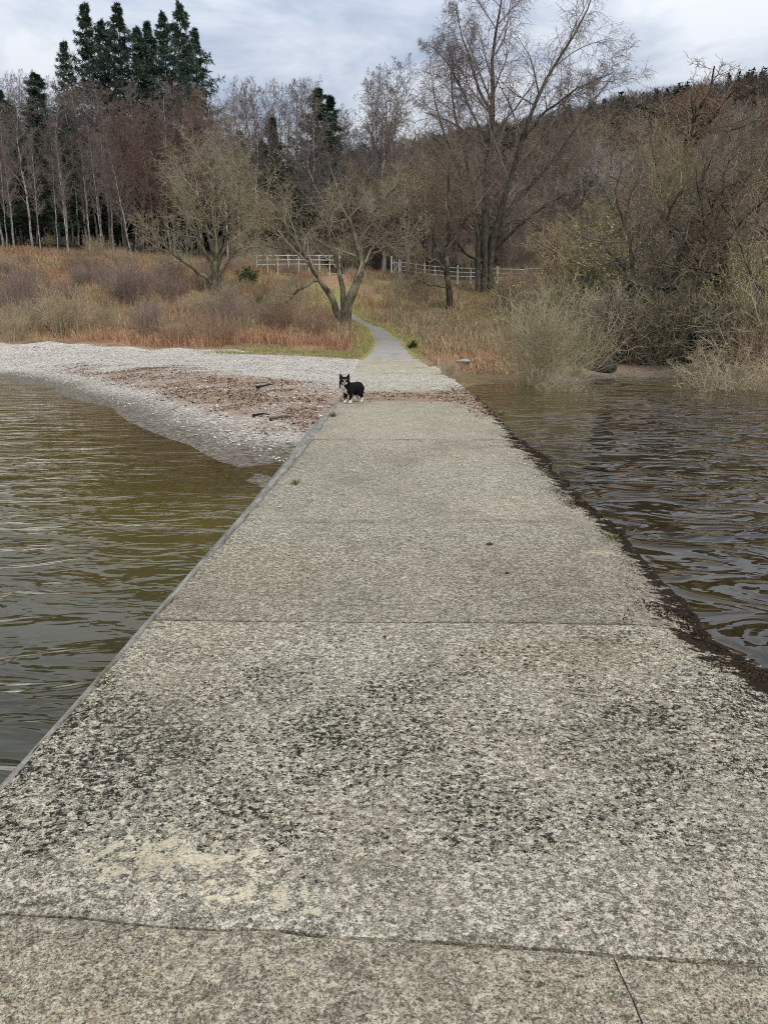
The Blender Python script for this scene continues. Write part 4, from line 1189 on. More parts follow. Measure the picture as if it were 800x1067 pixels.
def path_gap(x, y):
    px = np.interp(y, PATHP[:, 1], PATHP[:, 0]); pw = np.interp(y, PATHP[:, 1], PATHP[:, 2])
    return np.abs(x - px) - pw


rng = np.random.default_rng(77)


def f_brk(x, y):
    d = y - beach_top(x)
    m = sstep(0.3, 2.0, d + 1.5 * (fbm(x * .5, y * .5, 3) - .5)) * (np.abs(x) < y * .56 + 2) * sstep(.5, 1.6, path_gap(x, y)) * (x < 5.5)
    m = m * np.where(x > -8.0, sstep(2.4, 3.6, d), 1.0)
    return m * np.clip(.2 + 2.2 * (fbm(x * .6 + 8, y * .6, 3) - .36), 0.06, 1)


xy = scatter(rng, 95000, f_brk, (-44, 6, 36, 76))
nn = fbm(xy[:, 0] * .28 + 31, xy[:, 1] * .28 + 7, 3)[:, None]
cr = pal(rng, len(xy), [(.38, .215, .13), (.30, .18, .115), (.46, .28, .17)], [3, 3, 2])
cs = pal(rng, len(xy), [(.44, .36, .235), (.33, .26, .165), (.25, .205, .14), (.22, .205, .10)], [3, 3, 3, 1.2])
mixr = np.clip(.36 + sstep(.54, .40, nn) * .6 + sstep(44, 39.5, xy[:, 1:2]) * .75, 0, 1)
mixr = np.where(xy[:, 0:1] > 0.3, mixr * .3, mixr)
cols = np.where(rng.random((len(xy), 1)) < mixr, cr, cs)
h = rng.uniform(.22, .85, len(xy)) * (0.7 + .7 * fbm(xy[:, 0] * .4, xy[:, 1] * .4, 2))
tag(blades('dead_bracken', xy, h, rng.uniform(.007, .018, len(xy)), cols, .5, 5), 'brown dead bracken and brush stems covering the left bank', 'bracken', kind='stuff')


def f_rb(x, y):
    d = y - beach_top(x)
    return sstep(.2, 1.5, d) * (x > 2.0) * (x < y * .56 + 2) * sstep(.8, 1.6, path_gap(x, y))


xy = scatter(rng, 26000, f_rb, (2, 40, 27, 72))
redz = np.maximum(sstep(4.5, 1.5, np.hypot(xy[:, 0] - 3.6, (xy[:, 1] - 35.5) / 2.4)), sstep(3.2, 1.2, np.hypot(xy[:, 0] - 4.2, (xy[:, 1] - 42) / 2.6)))[:, None]
cols = np.where(rng.random((len(xy), 1)) < redz * .9, pal(rng, len(xy), [(.36, .19, .10), (.28, .14, .075), (.42, .27, .16)], [3, 3, 2]),
                pal(rng, len(xy), [(.25, .205, .11), (.17, .14, .085), (.14, .14, .05), (.20, .12, .07)], [3, 3, 1.2, 2]))
tag(blades('dry_undergrowth', xy, rng.uniform(.15, .5, len(xy)), rng.uniform(.008, .02, len(xy)), cols, .8, 6), 'dry russet bracken and grass litter on the right bank', 'undergrowth', kind='stuff')


xy = scatter(rng, 9000, lambda x, y: (y - beach_top(x) > -1.2) * (gz(x, y) > -.2) * (path_gap(x, y) > .35) * (x > xR(y) + .15) * sstep(4.6, 2.5, np.hypot(x - 3.4, (y - 34) / 2.6)), (1.6, 6.5, 27, 42))
cols = pal(rng, len(xy), [(.40, .24, .145), (.32, .19, .12), (.48, .33, .215), (.30, .25, .14)], [3, 3, 3, 1])
tag(blades('fallen_bracken', xy, rng.uniform(.12, .42, len(xy)), rng.uniform(.006, .015, len(xy)), cols, 1.1, 9), 'orange-brown fallen bracken beside the jetty end', 'bracken', kind='stuff')


def f_gr(x, y):
    nb = fbm(x * 0.5, y * 0.5, 4) - 0.5
    a = sstep(1.5, .3, path_gap(x, y) + nb) * (path_gap(x, y) > -.16 + .3 * fbm(x * 3, y * 3, 2)) * (y > 36.5) * (y < 64)
    b = sstep(35.2, 35.9, y + nb * 1.2) * sstep(39.2, 38.0, y + nb * 2) * sstep(-8.5, -6, x + nb * 2) * (x < -1.1)
    c = sstep(3.4, 1.2, np.hypot(x - 3.4, (y - 52) / 2.4)) * .6 + sstep(2.2, 1.0, np.hypot(x + 3.0, (y - 49) / 1.8)) * .4
    return np.clip(a + b + c, 0, 1)


xy = scatter(rng, 30000, f_gr, (-9, 6.5, 35, 64))
cols = pal(rng, len(xy), [(.25, .235, .09), (.17, .175, .06), (.42, .36, .18), (.33, .26, .14)], [3, 2, 3, 2])
tag(blades('grass', xy, rng.uniform(.06, .20, len(xy)), rng.uniform(.006, .012, len(xy)), cols, .4, 7), 'short green and straw grass along the path and beach top', 'grass', kind='stuff')


def edge_x(y): return xR(y) + 0.26 * (fbm(y * 1.9 + 3, y * 0 + 6.2, 6) - 0.55)


def f_ms(x, y):
    dr = edge_x(y) - x
    mw = np.interp(y, [2.4, 2.9, 3.6, 4.4, 5.0, 6.5, 9, 12, 15, 17], [0.02, 0.30, 0.50, 0.34, 0.22, 0.28, 0.36, 0.28, 0.24, 0.1])
    return sstep(1.2, .3, dr / mw) * (dr > .02) * np.maximum(sstep(.40, .62, fbm(x * 5, y * 5, 4)), .8 * sstep(.16, .06, dr) * sstep(2.4, 2.8, y) * sstep(12, 8, y)) * (y > 2.3)


xy = scatter(rng, 34000, f_ms, (1.2, 2.3, 2.3, 17))
cols = pal(rng, len(xy), [(.022, .015, .011), (.04, .026, .018), (.075, .05, .03), (.12, .10, .045)], [4, 3, 1.2, .5])
mo = blades('edge_moss', xy, rng.uniform(.006, .018, len(xy)), rng.uniform(.002, .005, len(xy)), cols, 1.6, 12)
co_ = np.empty(len(mo.data.vertices) * 3, np.float32); mo.data.vertices.foreach_get('co', co_); co_ = co_.reshape(-1, 3, )
gzv = np.repeat(gz(xy[:, 0], xy[:, 1]) - .02, 5)
co_[:, 2] += -gzv - .004 - .07 * np.repeat(sstep(.4, 0, edge_x(xy[:, 1]) - xy[:, 0]) * (.1 + fbm(xy[:, 0] * 3, xy[:, 1] * 2, 4)), 5)
mo.data.vertices.foreach_set('co', co_.ravel()); mo.data.update()
tag(mo, 'dark brown moss and weed matted along the right edge of the jetty', 'moss', kind='stuff')


# washed-up leaves and pebbles
def f_lf(x, y):
    nb = fbm(x * 0.5, y * 0.5, 4) - 0.5
    d_up = y - np.interp(x, SHORE[:, 0], SHORE[:, 1])
    a = sstep(1.8, 3.4, d_up + nb * 3) * sstep(11.0, 8.0, d_up + nb * 4) * np.interp(x, [-22, -14, -9, -4], [0.15, 0.35, 0.75, 1.0]) * (x < xL(y) - .25) * sstep(25.5, 22.5, y + nb * 5 + np.clip(x + 3, -9, 0) * 0.7)
    b = ((x > xL(y)) & (x < xR(y) - .08)) * sstep(15.2, 16.2, y + nb) * sstep(18.9, 17.8, y + nb * 1.2)
    c = ((x > xR(y) - .5) & (x < xR(y) - .1)) * sstep(12, 14.5, y) * sstep(21, 19, y) * .6
    return np.clip(a * sstep(.35, .6, fbm(x * 1.3, y * 1.3, 3)) * .9 + .06 * a + b * sstep(.35, .55, fbm(x * 1.8, y * 3, 3)) + c, 0, 1)


xy = scatter(rng, 7500, f_lf, (-18, 2.2, 10, 34))
n = len(xy)
ongz = gz(xy[:, 0], xy[:, 1])
deck = (xy[:, 0] > xL(xy[:, 1])) & (xy[:, 1] < 36)
z = np.where(deck, .008, ongz + .012)
p = np.c_[xy, z]
az = rng.random(n) * 6.283
d = np.stack([np.cos(az), np.sin(az), rng.normal(size=n) * .15], -1); s = np.stack([-np.sin(az), np.cos(az), rng.normal(size=n) * .35], -1)
L = rng.uniform(.018, .045, (n, 1)); 
V = np.stack([p - d * L, p + s * L * .5, p + d * L, p - s * L * .5 + np.array([0, 0, .012])], 1).reshape(-1, 3)
V[:, 2] = np.maximum(V[:, 2], np.repeat(np.where(deck, .004, -9), 4))
cols = pal(rng, n, [(.13, .08, .055), (.23, .15, .105), (.34, .24, .175), (.36, .25, .15), (.07, .05, .035)], [3, 3, 3, 1, 1.5])
tag(link_mesh('drifted_leaves', make_mesh('drifted_leaves', V, np.arange(4 * n).reshape(-1, 4), mat=M['tint'], smooth=False, cols=np.repeat(cols, 4, 0))), 'dead leaves washed up across the beach and jetty', 'leaves', kind='stuff')


def pebbles(name, xy, size, cols, zf, label):
    n = len(xy)
    ico = np.array([(0, 0, 1), (1, 0, 0.1), (.31, .95, -.05), (-.81, .59, .1), (-.81, -.59, -.05), (.31, -.95, .1), (0, 0, -.8)], float)
    tr = np.array([(0, 1, 2), (0, 2, 3), (0, 3, 4), (0, 4, 5), (0, 5, 1), (6, 2, 1), (6, 3, 2), (6, 4, 3), (6, 5, 4), (6, 1, 5)])
    a = rng.random(n) * 6.283
    S = size[:, None] * np.stack([rng.uniform(.8, 1.3, n), rng.uniform(.6, 1.0, n), rng.uniform(.35, .6, n)], -1)
    v = ico[None] * S[:, None, :] * (1 + .18 * rng.normal(size=(n, 7, 1)))
    c, s_ = np.cos(a)[:, None], np.sin(a)[:, None]
    v = np.stack([v[..., 0] * c - v[..., 1] * s_, v[..., 0] * s_ + v[..., 1] * c, v[..., 2]], -1)
    v = v + np.c_[xy, zf + size * .15][:, None, :]
    t = (tr[None] + (np.arange(n) * 7)[:, None, None]).reshape(-1, 3)
    tag(link_mesh(name, make_mesh(name, v.reshape(-1, 3), None, t, M['stone_tint'], True, cols=np.repeat(cols, 7, 0))), label, 'pebbles', kind='stuff')


def f_pb(x, y):
    d_up = y - np.interp(x, SHORE[:, 0], SHORE[:, 1])
    return sstep(.2, .8, d_up) * (y < beach_top(x) - .3) * (x < xL(y) - .12) * (1 - .8 * f_lf(x, y)) * np.clip(.35 + (fbm(x * .8, y * .8, 3) - .4) * 2, .1, 1)


xy = scatter(rng, 12000, f_pb, (-24, -.9, 9, 39))
cols = pal(rng, len(xy), [(.54, .51, .45), (.42, .39, .34), (.26, .235, .20), (.62, .59, .53)], [4, 3.5, 2.2, .6])
pebbles('pebbles', xy, rng.uniform(.016, .036, len(xy)) * np.where(rng.random(len(xy)) < .04, 1.5, 1.0), cols, gz(xy[:, 0], xy[:, 1]), 'pale pebbles of the beach left of the jetty')
f_deck = lambda x, y: ((x > xL(y) + .05) & (x < xR(y) - .15)) * np.where(y < 17, .04, np.where(y < 26, .9, .25))
xy = scatter(rng, 1800, f_deck, (-1.1, 2.1, 6, 36))
cols = pal(rng, len(xy), [(.58, .56, .52), (.40, .38, .34), (.25, .22, .2), (.66, .64, .6)], [3, 3, 2, 2])
pebbles('jetty_pebbles', xy, rng.uniform(.008, .022, len(xy)), cols, np.full(len(xy), .004), 'pale pebbles washed onto the jetty deck')


# ------------------------------------------------------------------ far hillside wood: reads as one mass
def far_wood():
    rng = np.random.default_rng(500)
    n = 2600
    r = 150 + 360 * rng.random(n) ** .8; az = np.radians(rng.uniform(-34, 40, n))
    x = r * np.sin(az); y = r * np.cos(az); z = gz(x, y)
    B = 110
    hh = rng.uniform(7, 11, n); ww = rng.uniform(2.2, 4.0, n)
    con = (rng.random(n) < .12) | ((np.degrees(az) > 22.5) & (r > 380) & (rng.random(n) < .8))
    hh = np.where(con, hh * 1.15, hh); ww = np.where(con, ww * .7, ww)
    th = rng.random((n, B)) * 6.283; q = np.sqrt(rng.random((n, B))); hz = rng.random((n, B))
    env = np.where(con[:, None], (1.02 - hz), np.sqrt(np.clip(1 - ((hz - .5) / .52) ** 2, 0, 1)))
    px = x[:, None] + np.cos(th) * q * env * ww[:, None]; py = y[:, None] + np.sin(th) * q * env * ww[:, None]
    pz = z[:, None] + hz * hh[:, None] * .95
    p = np.stack([px, py, pz], -1).reshape(-1, 3)
    d = nrm(np.stack([np.cos(th) * .6, np.sin(th) * .6, np.where(con[:, None], -.15, .9) * np.ones((n, B))], -1).reshape(-1, 3) + rng.normal(size=(n * B, 3)) * .35)
    L = rng.uniform(1.0, 2.4, (n * B, 1)); s = nrm(np.cross(d, rng.normal(size=d.shape)))
    w = np.where(np.repeat(con, B)[:, None], .28, .085) * rng.uniform(.6, 1.4, (n * B, 1))
    V = np.stack([p - s * w, p + s * w, p + d * L], 1).reshape(-1, 3)
    c = pal(rng, n, [(.085, .072, .062), (.10, .082, .066), (.085, .064, .058), (.075, .072, .052)], [3, 3, 3, 1.5])
    c[con] = np.array([.03, .045, .028])
    cols = np.repeat(c, B * 3, 0)
    tag(link_mesh('hillside_woodland', make_mesh('hillside_woodland', V, None, np.arange(n * B * 3).reshape(-1, 3), M['tint'], False, cols=cols)),
        'far bare woodland covering the hill up to the ridge', 'woodland', kind='stuff')


far_wood()

# ------------------------------------------------------------------ white fences and gate
mw_, ntw, bw = new_mat('white_paint', 0.6, 0.3)
f = ntw.noise(ntw.add('ShaderNodeTexCoord').outputs['Object'], 6, 4)
ntw.link(ntw.ramp(f, [(0.32, (0.36, 0.35, 0.31)), (0.6, (0.66, 0.65, 0.61))]), bw.inputs['Base Color'])


def box_bar(a, b, w, h):
    a = np.array(a, float); b = np.array(b, float)
    d = nrm(b - a); up = np.array([0, 0, 1.0])
    if abs(d[2]) > .95: up = np.array([0, 1.0, 0])
    s = nrm(np.cross(d, up)) * w / 2; u = nrm(np.cross(s, d)) * h / 2
    V = [a - s - u, a + s - u, a + s + u, a - s + u, b - s - u, b + s - u, b + s + u, b - s + u]
    Q = [(0, 3, 2, 1), (4, 5, 6, 7), (0, 1, 5, 4), (1, 2, 6, 5), (2, 3, 7, 6), (3, 0, 4, 7)]
    return np.array(V), np.array(Q)


def bars(lst):
    VV = []; QQ = []; o = 0
    for l in lst:
        v, q = box_bar(*l); VV.append(v); QQ.append(q + o); o += 8
    return np.concatenate(VV), np.concatenate(QQ)


def fence(path, spacing, label, heights=(1.15, .8, .45), every_tall=0):
    pts = np.array(path, float)
    d = np.r_[0, np.cumsum(np.linalg.norm(np.diff(pts[:, :2], axis=0), axis=1))]
    n = int(d[-1] / spacing)
    t = np.linspace(0, d[-1], n + 1)
    P = np.stack([np.interp(t, d, pts[:, i]) for i in range(3)], -1)
    o0 = P[0].copy()
    root = empty('white_fence', o0, label, 'fence')
    P = P - o0
    for k in range(n + 1):
        big = every_tall and k % every_tall == 0
        V, q = bars([(P[k] + (0, 0, -.9), P[k] + (0, 0, 1.38 if big else 1.22), .13 if big else .075, .13 if big else .075)])
        link_mesh('post', make_mesh('post', V, q, mat=mw_, smooth=False), root)
    for h in heights:
        lst = []
        for k in range(n):
            dirn = nrm(P[k + 1] - P[k]); side = np.array([-dirn[1], dirn[0], 0]) * -.055
            lst.append((P[k] + (0, 0, h) + side * -1, P[k + 1] + (0, 0, h) + side * -1, .03, .062))
        V, q = bars(lst)
        link_mesh('rail', make_mesh('rail', V, q, mat=mw_, smooth=False), root)
    return root


def fpt(u, v, y): return at(u, v - 3.0, y)


fence([fpt(268, 284, 68), fpt(312, 283.5, 68.3), fpt(354, 284, 69)], .80, 'white railing of close-set posts left of the path, behind the leaning tree')
fence([fpt(416, 289, 75), fpt(440, 293, 72.5), fpt(470, 296, 70.5), fpt(505, 297, 69.5), fpt(546, 298, 69)], 1.15, 'white post-and-rail fence curving behind the great birch, right of the path', every_tall=3)
fence([fpt(548, 297, 69.3), fpt(595, 296, 68), fpt(645, 296, 67), fpt(700, 297, 66)], 1.6, 'white rails glimpsed behind the willow and russet bushes at right', heights=(1.15, .7))
gb = fpt(412, 290, 75.3)
gate = empty('white_gate', gb, 'small white wicket gate with tall posts where the fence meets the path', 'gate')
for x in (-.38, .5):
    V, q = bars([((x, 0, -.9), (x, 0, 1.75 if x < 0 else 1.35), .16, .16)]); link_mesh('post', make_mesh('post', V, q, mat=mw_, smooth=False), gate)
V, q = bars([((-.3, 0, .25), (.42, 0, .25), .05, .1), ((-.3, 0, 1.15), (.42, 0, 1.15), .05, .1), ((-.3, .04, .3), (.42, .04, 1.1), .04, .08), ((-.12, 0.0, .2), (-.12, 0.0, 1.45), .06, .12), ((.06, 0, .2), (.06, 0, 1.25), .06, .1), ((.26, 0, .2), (.26, 0, 1.2), .06, .1)])
link_mesh('gate_leaf', make_mesh('gate_leaf', V, q, mat=mw_, smooth=False), gate)


# ------------------------------------------------------------------ rocks, driftwood, tufts
def rock(name, loc, size, label, col, seed, flat=1.0, rz=0.0, catg='rock', boxy=0.0, top=None, rough_=.2):
    import bmesh
    bm = bmesh.new(); bmesh.ops.create_icosphere(bm, subdivisions=4, radius=1)
    from mathutils import noise
    for v in bm.verts:
        c = v.co.copy()
        if boxy:
            m = max(abs(c.x), abs(c.y), abs(c.z)); c = c.lerp(c / m, boxy)
        n = noise.fractal(c * 1.6 + Vector((seed, 0, 0)), 1.0, 2.0, 4)
        v.co = c * (1 + rough_ * n)
        v.co = Vector((v.co.x * size[0], v.co.y * size[1], v.co.z * size[2]))
    me = bpy.data.meshes.new(name); bm.to_mesh(me); bm.free()
    for p_ in me.polygons: p_.use_smooth = True
    m, nt, b = new_mat(name + '_stone', .8, .3)
    tc = nt.add('ShaderNodeTexCoord').outputs['Object']
    f = nt.noise(tc, 7, 5, .65)
    c = nt.ramp(f, [(.3, tuple(x * .55 for x in col)), (.7, tuple(min(.9, x * 1.3) for x in col))])
    if top:
        g = nt.add('ShaderNodeSeparateXYZ'); nt.link(tc, g.inputs[0])
        c = nt.mix(nt.ramp(nt.math('DIVIDE', g.outputs[2], size[2]), [(.45, 0.0), (.75, 1.0)]), c, top)
    nt.link(c, b.inputs['Base Color']); bump(nt, b, f, .03)
    me.materials.append(m)
    o = link_mesh(name, me); o.location = loc; o.rotation_euler[2] = rz
    return tag(o, label, catg)


p = ground_pt(482, 384, 30)
rock('stone_block', (p[0], p[1], p[2] + .06), (.30, .25, .15), 'dark squared stone block with a pale top in the bracken beside the jetty end', (.035, .035, .036), 3, boxy=.55, top=(.36, .35, .33))
p = ground_pt(627, 390, 29.3)
rock('boulder', (p[0], p[1], p[2] + .08), (.46, .4, .24), 'black boulder at the water edge between willow and small beach', (.035, .033, .03), 8, rz=.4, rough_=.5)  # near-black all over, varied only by noise
p = ground_pt(606, 388, 29.8)
rock('boulder', (p[0], p[1], p[2] + .1), (.3, .26, .18), 'smaller dark boulder beside the black one', (.06, .055, .045), 12, rz=1.4, rough_=.5)
for (u, v), s, lb_ in [((510, 568), .017, 'small dark stone lying alone on the middle of the jetty'), ((528, 598), .009, 'tiny dark stone on the jetty below the other dark one')]:
    a = at(u, v, 5.0); t = (0 - EYE) / (a[2] - EYE); loc = (a[0] * t, a[1] * t, .006)
    rock('loose_stone', loc, (s * 1.3, s, s * .7), lb_, (.03, .027, .025), s * 900)


def stick(label, uv, y, length, r, rz, seed, colm):
    rng2 = np.random.default_rng(seed)
    b = at(*uv, y); loc = (b[0], y, g1(b[0], y) + r * .8)
    P, Rr = stem_poly([(-length / 2, 0, 0), (-length * .15, .06 * length, .02), (length * .2, -.04 * length, .04), (length / 2, .03 * length, .02)], r, r * .35, 12, r * .25, rng2)
    C = sprout(rng2, P, Rr, 4, .2, .9, 45, 10, length * .22, None, rr=.5, K=4, kink=.15, trop=.02)
    o = empty('driftwood', loc, label, 'driftwood'); o.rotation_euler[2] = rz
    V, q = tubes([(P, Rr, 7)]); link_mesh('branch', make_mesh('branch', V, q, mat=colm), o)
    V, q = tubes([(*C, 4)]); link_mesh('twigs', make_mesh('twigs', V, q, mat=colm), o)


M['wet_wood'] = bark_mat('wet_wood', (.02, .017, .015), (.05, .04, .035))
stick('black waterlogged driftwood stick on the beach left of the kerb', (272, 441), 14.0, .30, .028, .1, 1, M['wet_wood'])
stick('pale driftwood branch lying right of the black stick on the beach', (294, 445), 13.6, .45, .03, .5, 2, M['pale_bark'])
stick('dark driftwood twig among leaves higher on the beach', (276, 411), 19.5, .6, .035, 1.0, 3, M['wet_wood'])


def tuft(label, u, v, seed, n=60, h=.10):
    a = at(u, v, 8); t = EYE / (EYE - a[2]); loc = (a[0] * t, a[1] * t, 0.0)
    rng2 = np.random.default_rng(seed)
    az = rng2.random(n) * 6.283; ln = rng2.uniform(.1, .9, n); rr = rng2.random(n) * .07
    p0 = np.stack([np.cos(az) * rr * .6, np.sin(az) * rr * 1.6, np.full(n, -.01)], -1)
    d = nrm(np.stack([np.cos(az) * ln, np.sin(az) * ln, np.ones(n)], -1)); L = (h * rng2.uniform(.5, 1.1, n))[:, None]
    s = np.stack([-np.sin(az), np.cos(az), np.zeros(n)], -1) * .004
    p1 = p0 + d * L * .6; p2 = p1 + nrm(d + np.stack([np.cos(az) * .5, np.sin(az) * .5, -.4 * np.ones(n)], -1)) * L * .5
    V = np.stack([p0 - s, p0 + s, p1 - s, p1 + s, p2], 1).reshape(-1, 3); b = np.arange(n) * 5
    cols = pal(rng2, n, [(.15, .145, .06), (.27, .235, .12), (.11, .105, .05)], [2, 1, 2])
    o = link_mesh('grass_tuft', make_mesh('grass_tuft', V, np.stack([b, b + 1, b + 3, b + 2], -1), np.stack([b + 2, b + 3, b + 4], -1), M['tint'], False, cols=np.repeat(cols, 5, 0)))
    o.location = loc
    tag(o, label, 'grass tuft')


tuft('green grass tuft in the crack along the kerb, half-way to the dog', 308, 504, 1, 45, .07)
tuft('small grass tuft by the kerb just in front of the dog', 347, 434, 2, 60, .12)
tuft('yellowish moss tuft on the near part of the left edge', 110, 708, 3, 50, .03)
tuft('green weed tuft on the broken right edge of the jetty', 640, 560, 5, 40, .04)
tuft('weed tuft on the right edge beside the drifted leaves', 522, 432, 6, 60, .12)


# ------------------------------------------------------------------ the dog
def build_dog():
    import bmesh
    bm = bmesh.new()

    def ell(c, r, rot=None):
        m = Matrix.Translation(c) @ (rot.to_4x4() if rot else Matrix.Identity(4)) @ Matrix.Diagonal((*r, 1))
        bmesh.ops.create_uvsphere(bm, u_segments=20, v_segments=14, radius=1, matrix=m)

    def limb(pts):
        for (a, ra), (b, rb) in zip(pts[:-1], pts[1:]):
            a = Vector(a); b = Vector(b)
            for k in range(9):
                t = k / 8
                ell(a.lerp(b, t), [ra + (rb - ra) * t] * 3)
    # trunk: deep chest narrowing to the belly (faces +x)
    ell((.13, 0, .285), (.15, .11, .12)); ell((.0, 0, .29), (.17, .112, .108)); ell((-.13, 0, .30), (.13, .112, .105)); ell((-.18, 0, .295), (.10, .10, .10))
    ell((.20, 0, .285), (.085, .08, .10))
    limb([((.19, 0, .33), .088), ((.25, -.01, .40), .075), ((.27, -.015, .43), .07)])
    # front legs
    for s in (1, -1):
        limb([((.15, s * .065, .24), .055), ((.155, s * .068, .15), .036), ((.165, s * .068, .07), .027), ((.17, s * .068, .025), .026)])
        ell((.19, s * .068, .018), (.042, .03, .02))
    # hind legs: knee forward, hock back
    for s, dx in ((1, 0), (-1, -.03)):
        limb([((-.17 + dx, s * .06, .27), .075), ((-.12 + dx, s * .068, .185), .052), ((-.20 + dx, s * .068, .115), .03), ((-.19 + dx, s * .068, .03), .025)])
        ell((-.168 + dx, s * .068, .018), (.042, .03, .02))
    # tail, bushy and low
    limb([((-.25, 0, .31), .035), ((-.29, .0, .25), .042), ((-.295, .0, .19), .034), ((-.29, .0, .14), .015)])
    # head, turned towards the camera by rotating about its centre
    turn = Matrix.Rotation(R(38), 3, 'Z')
    hc = Vector((.262, .0, .435))

    def h(c, r):
        ell(hc + turn @ Vector(c), r, turn)
    h((0, 0, 0), (.095, .098, .086)); h((.055, 0, -.02), (.055, .06, .052)); h((-.03, 0, -.09), (.10, .11, .10)); h((.10, 0, -.034), (.046, .033, .028)); h((.125, 0, -.03), (.026, .026, .022))
    h((.02, .062, -.035), (.055, .05, .055)); h((.02, -.062, -.035), (.055, .05, .055))
    ears = []
    for s in (1, -1):
        base = hc + turn @ Vector((-.01, s * .062, .055)); tip = hc + turn @ Vector((.0, s * .09, .150))
        for k in range(10):
            t = k / 9; w = .036 * (1 - t) + .007
            ell(base.lerp(tip, t), (w * .5, w, w * .9), turn)
    me = bpy.data.meshes.new('dog'); bm.to_mesh(me); bm.free()
    tmp = bpy.data.objects.new('dog_shape', me); COL.objects.link(tmp)
    md = tmp.modifiers.new('r', 'REMESH'); md.mode = 'VOXEL'; md.voxel_size = .008
    sm = tmp.modifiers.new('s', 'SMOOTH'); sm.factor = .5; sm.iterations = 3
    dg = bpy.context.evaluated_depsgraph_get()
    ev = tmp.evaluated_get(dg)
    body = bpy.data.meshes.new_from_object(ev)
    bpy.data.objects.remove(tmp)
    n = len(body.vertices); co = np.empty(n * 3, np.float32); body.vertices.foreach_get('co', co); co = co.reshape(-1, 3)
    # shaggy relief
    x, y, z = co.T
    col = np.tile(np.array([.010, .0095, .010]), (n, 1))
    lc = (co - np.array(hc)) @ np.array(turn)     # head frame
    white = np.zeros(n)
    white = np.maximum(white, (z < .085 + .02 * np.sin(x * 90)) * 1.0)
    bib = (x > .19) & (z > .12) & (z < .37) & (np.abs(y + .005) < .055 - np.abs(z - .27) * .22)
    white = np.maximum(white, bib * 1.0)
    muz = (lc[:, 0] > .072) & (lc[:, 2] < -.018) & (np.abs(lc[:, 1]) < .05) & (z > .33)
    white = np.maximum(white, muz * .85)
    blaze = (lc[:, 0] > .03) & (np.abs(lc[:, 1]) < .008) & (lc[:, 2] > -.03) & (lc[:, 2] < .035)
    white = np.maximum(white, blaze * .7)
    rearw = (x < -.15) & (z < .15) & (z > .08) & (y < 0)
    white = np.maximum(white, rearw * .6)
    tan = (np.abs(np.abs(lc[:, 1]) - .03) < .012) & (lc[:, 0] > .05) & (np.abs(lc[:, 2] - .03) < .012)
    col = col * (1 - white[:, None]) + np.array([.66, .62, .57]) * white[:, None]
    col[tan] = (.24, .13, .06)
    c4 = np.ones((n, 4), np.float32); c4[:, :3] = col
    ca = body.color_attributes.new('tint', 'FLOAT_COLOR', 'POINT'); ca.data.foreach_set('color', c4.ravel())
    m, nt, b = new_mat('dog_fur', .85, .08)
    nt.link(nt.attr('tint', 'Color'), b.inputs['Base Color'])
    f = nt.noise(nt.scaled(nt.add('ShaderNodeTexCoord').outputs['Object'], (1, 1, .4)), 90, 3, .7); bump(nt, b, f, .012)
    body.materials.clear(); body.materials.append(m)
    for p_ in body.polygons: p_.use_smooth = True
    dog = link_mesh('dog', body)
    tag(dog, 'small black and white dog with pricked ears standing on the jetty facing us', 'dog')
    em, en, eb = new_mat('dog_eye', .15, .6); eb.inputs['Base Color'].default_value = (.012, .008, .005, 1)
    nm, nn_, nb_ = new_mat('dog_nose', .4, .5); nb_.inputs['Base Color'].default_value = (.008, .008, .008, 1)

    def bead(name, c, r, mat):
        bm2 = bmesh.new(); bmesh.ops.create_uvsphere(bm2, u_segments=12, v_segments=8, radius=1, matrix=Matrix.Translation(hc + turn @ Vector(c)) @ Matrix.Diagonal((*r, 1)))
        mm = bpy.data.meshes.new(name); bm2.to_mesh(mm); bm2.free(); mm.materials.append(mat)
        for p_ in mm.polygons: p_.use_smooth = True
        link_mesh(name, mm, dog)
    bead('eye', (.082, .032, .016), (.010, .010, .010), em); bead('eye', (.082, -.032, .016), (.010, .010, .010), em)
    bead('nose', (.152, 0, -.024), (.012, .016, .011), nm)
    a = at(368, 419.5, 15); t = EYE / (EYE - a[2])
    dog.location = (a[0] * t, a[1] * t, .004)
    dog.rotation_euler = (0, 0, R(180 + 54))
    dog.scale = (1.02,) * 3


build_dog()

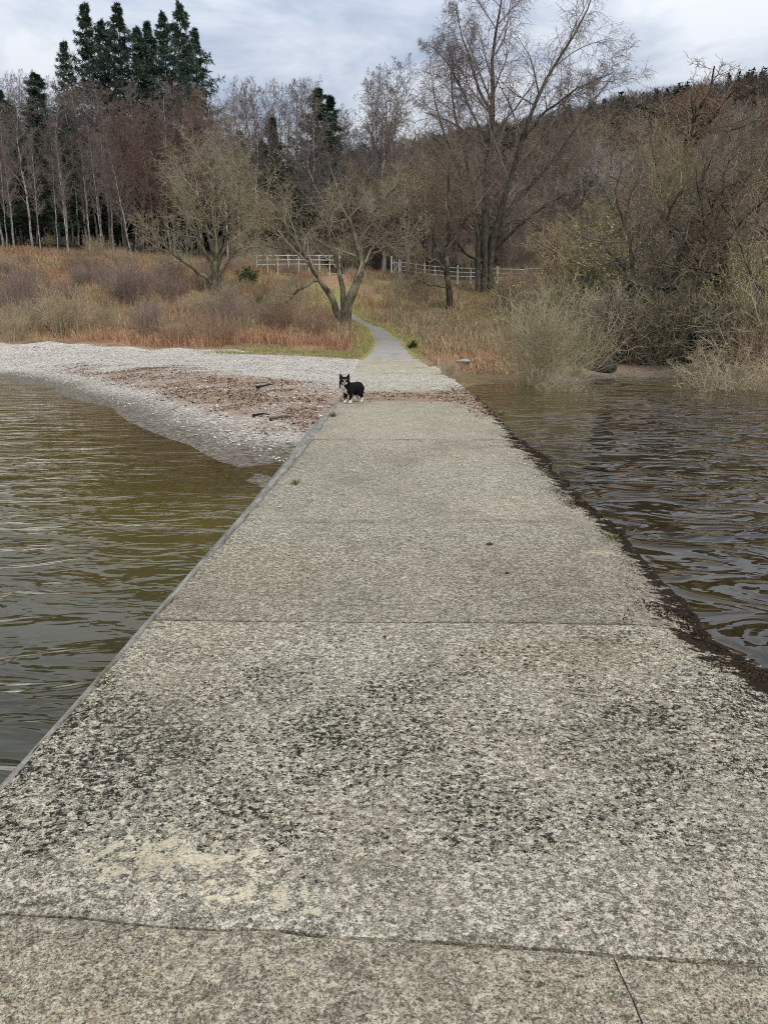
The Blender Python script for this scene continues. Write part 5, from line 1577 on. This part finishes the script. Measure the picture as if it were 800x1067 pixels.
# ------------------------------------------------------------------ sky and light
SUN_EL, SUN_AZ = R(42), R(150)     # azimuth clockwise from +Y: behind the camera to the right
w = bpy.data.worlds.new('World'); scene.world = w; w.use_nodes = True
nt = NT(w)
bg = nt.n['Background']
sky = nt.add('ShaderNodeTexSky'); sky.sky_type = 'NISHITA'; sky.sun_disc = False
sky.sun_elevation = SUN_EL; sky.sun_rotation = SUN_AZ
tc = nt.add('ShaderNodeTexCoord').outputs['Generated']
sp = nt.add('ShaderNodeSeparateXYZ'); nt.link(tc, sp.inputs[0])
zc = nt.math('ADD', nt.math('MAXIMUM', sp.outputs[2], 0.0), 0.12)
dv = nt.add('ShaderNodeVectorMath'); dv.operation = 'DIVIDE'
cb = nt.add('ShaderNodeCombineXYZ')
nt.link(zc, cb.inputs[0]); nt.link(zc, cb.inputs[1]); cb.inputs[2].default_value = 1.0
nt.link(tc, dv.inputs[0]); nt.link(cb.outputs[0], dv.inputs[1])
cl = nt.noise(dv.outputs[0], 1.7, 8, 0.58, 0.5)
cl2 = nt.noise(nt.scaled(dv.outputs[0], (1, 1, 1)), 0.55, 3, 0.5)
f = nt.math('ADD', nt.math('MULTIPLY', cl, 0.7), nt.math('MULTIPLY', cl2, 0.3))
ccol = nt.ramp(f, [(0.38, (3.3, 3.95, 5.2)), (0.455, (4.2, 4.85, 6.1)), (0.52, (5.3, 5.9, 6.9)), (0.61, (7.0, 7.4, 8.1))])
# an overcast sky is about twice as bright overhead as near the horizon
zen = nt.math('MAXIMUM', sp.outputs[2], 0.0)
ccol = nt.mix(zen, ccol, nt.mix(1.0, ccol, (1.05, 1.0, 0.90), 'MULTIPLY'))
lum = nt.math('MULTIPLY_ADD', zen, 1.95)
nt.n[-1].inputs[2].default_value = 0.46
sc_ = nt.add('ShaderNodeVectorMath'); sc_.operation = 'SCALE'
nt.link(ccol, sc_.inputs[0]); nt.link(lum, sc_.inputs['Scale'])
nt.link(nt.mix(0.95, sky.outputs[0], sc_.outputs[0]), bg.inputs['Color'])
bg.inputs['Strength'].default_value = 0.10
sd = bpy.data.lights.new('sun', 'SUN'); sd.energy = 1.5; sd.angle = R(16); sd.color = (1.0, 0.93, 0.82)
so = bpy.data.objects.new('sun', sd); COL.objects.link(so)
dirv = Vector((math.sin(SUN_AZ) * math.cos(SUN_EL), math.cos(SUN_AZ) * math.cos(SUN_EL), math.sin(SUN_EL)))
so.rotation_euler = dirv.to_track_quat('Z', 'Y').to_euler()
so.location = (0, 0, 60)

scene.view_settings.view_transform = 'Standard'
scene.view_settings.look = 'None'
scene.view_settings.exposure = 0.3
scene.view_settings.gamma = 1.0
scene.render.engine = 'CYCLES'
scene.cycles.max_bounces = 6
scene.cycles.transparent_max_bounces = 8
scene.cycles.use_denoising = False
scene.cycles.filter_width = 0.95
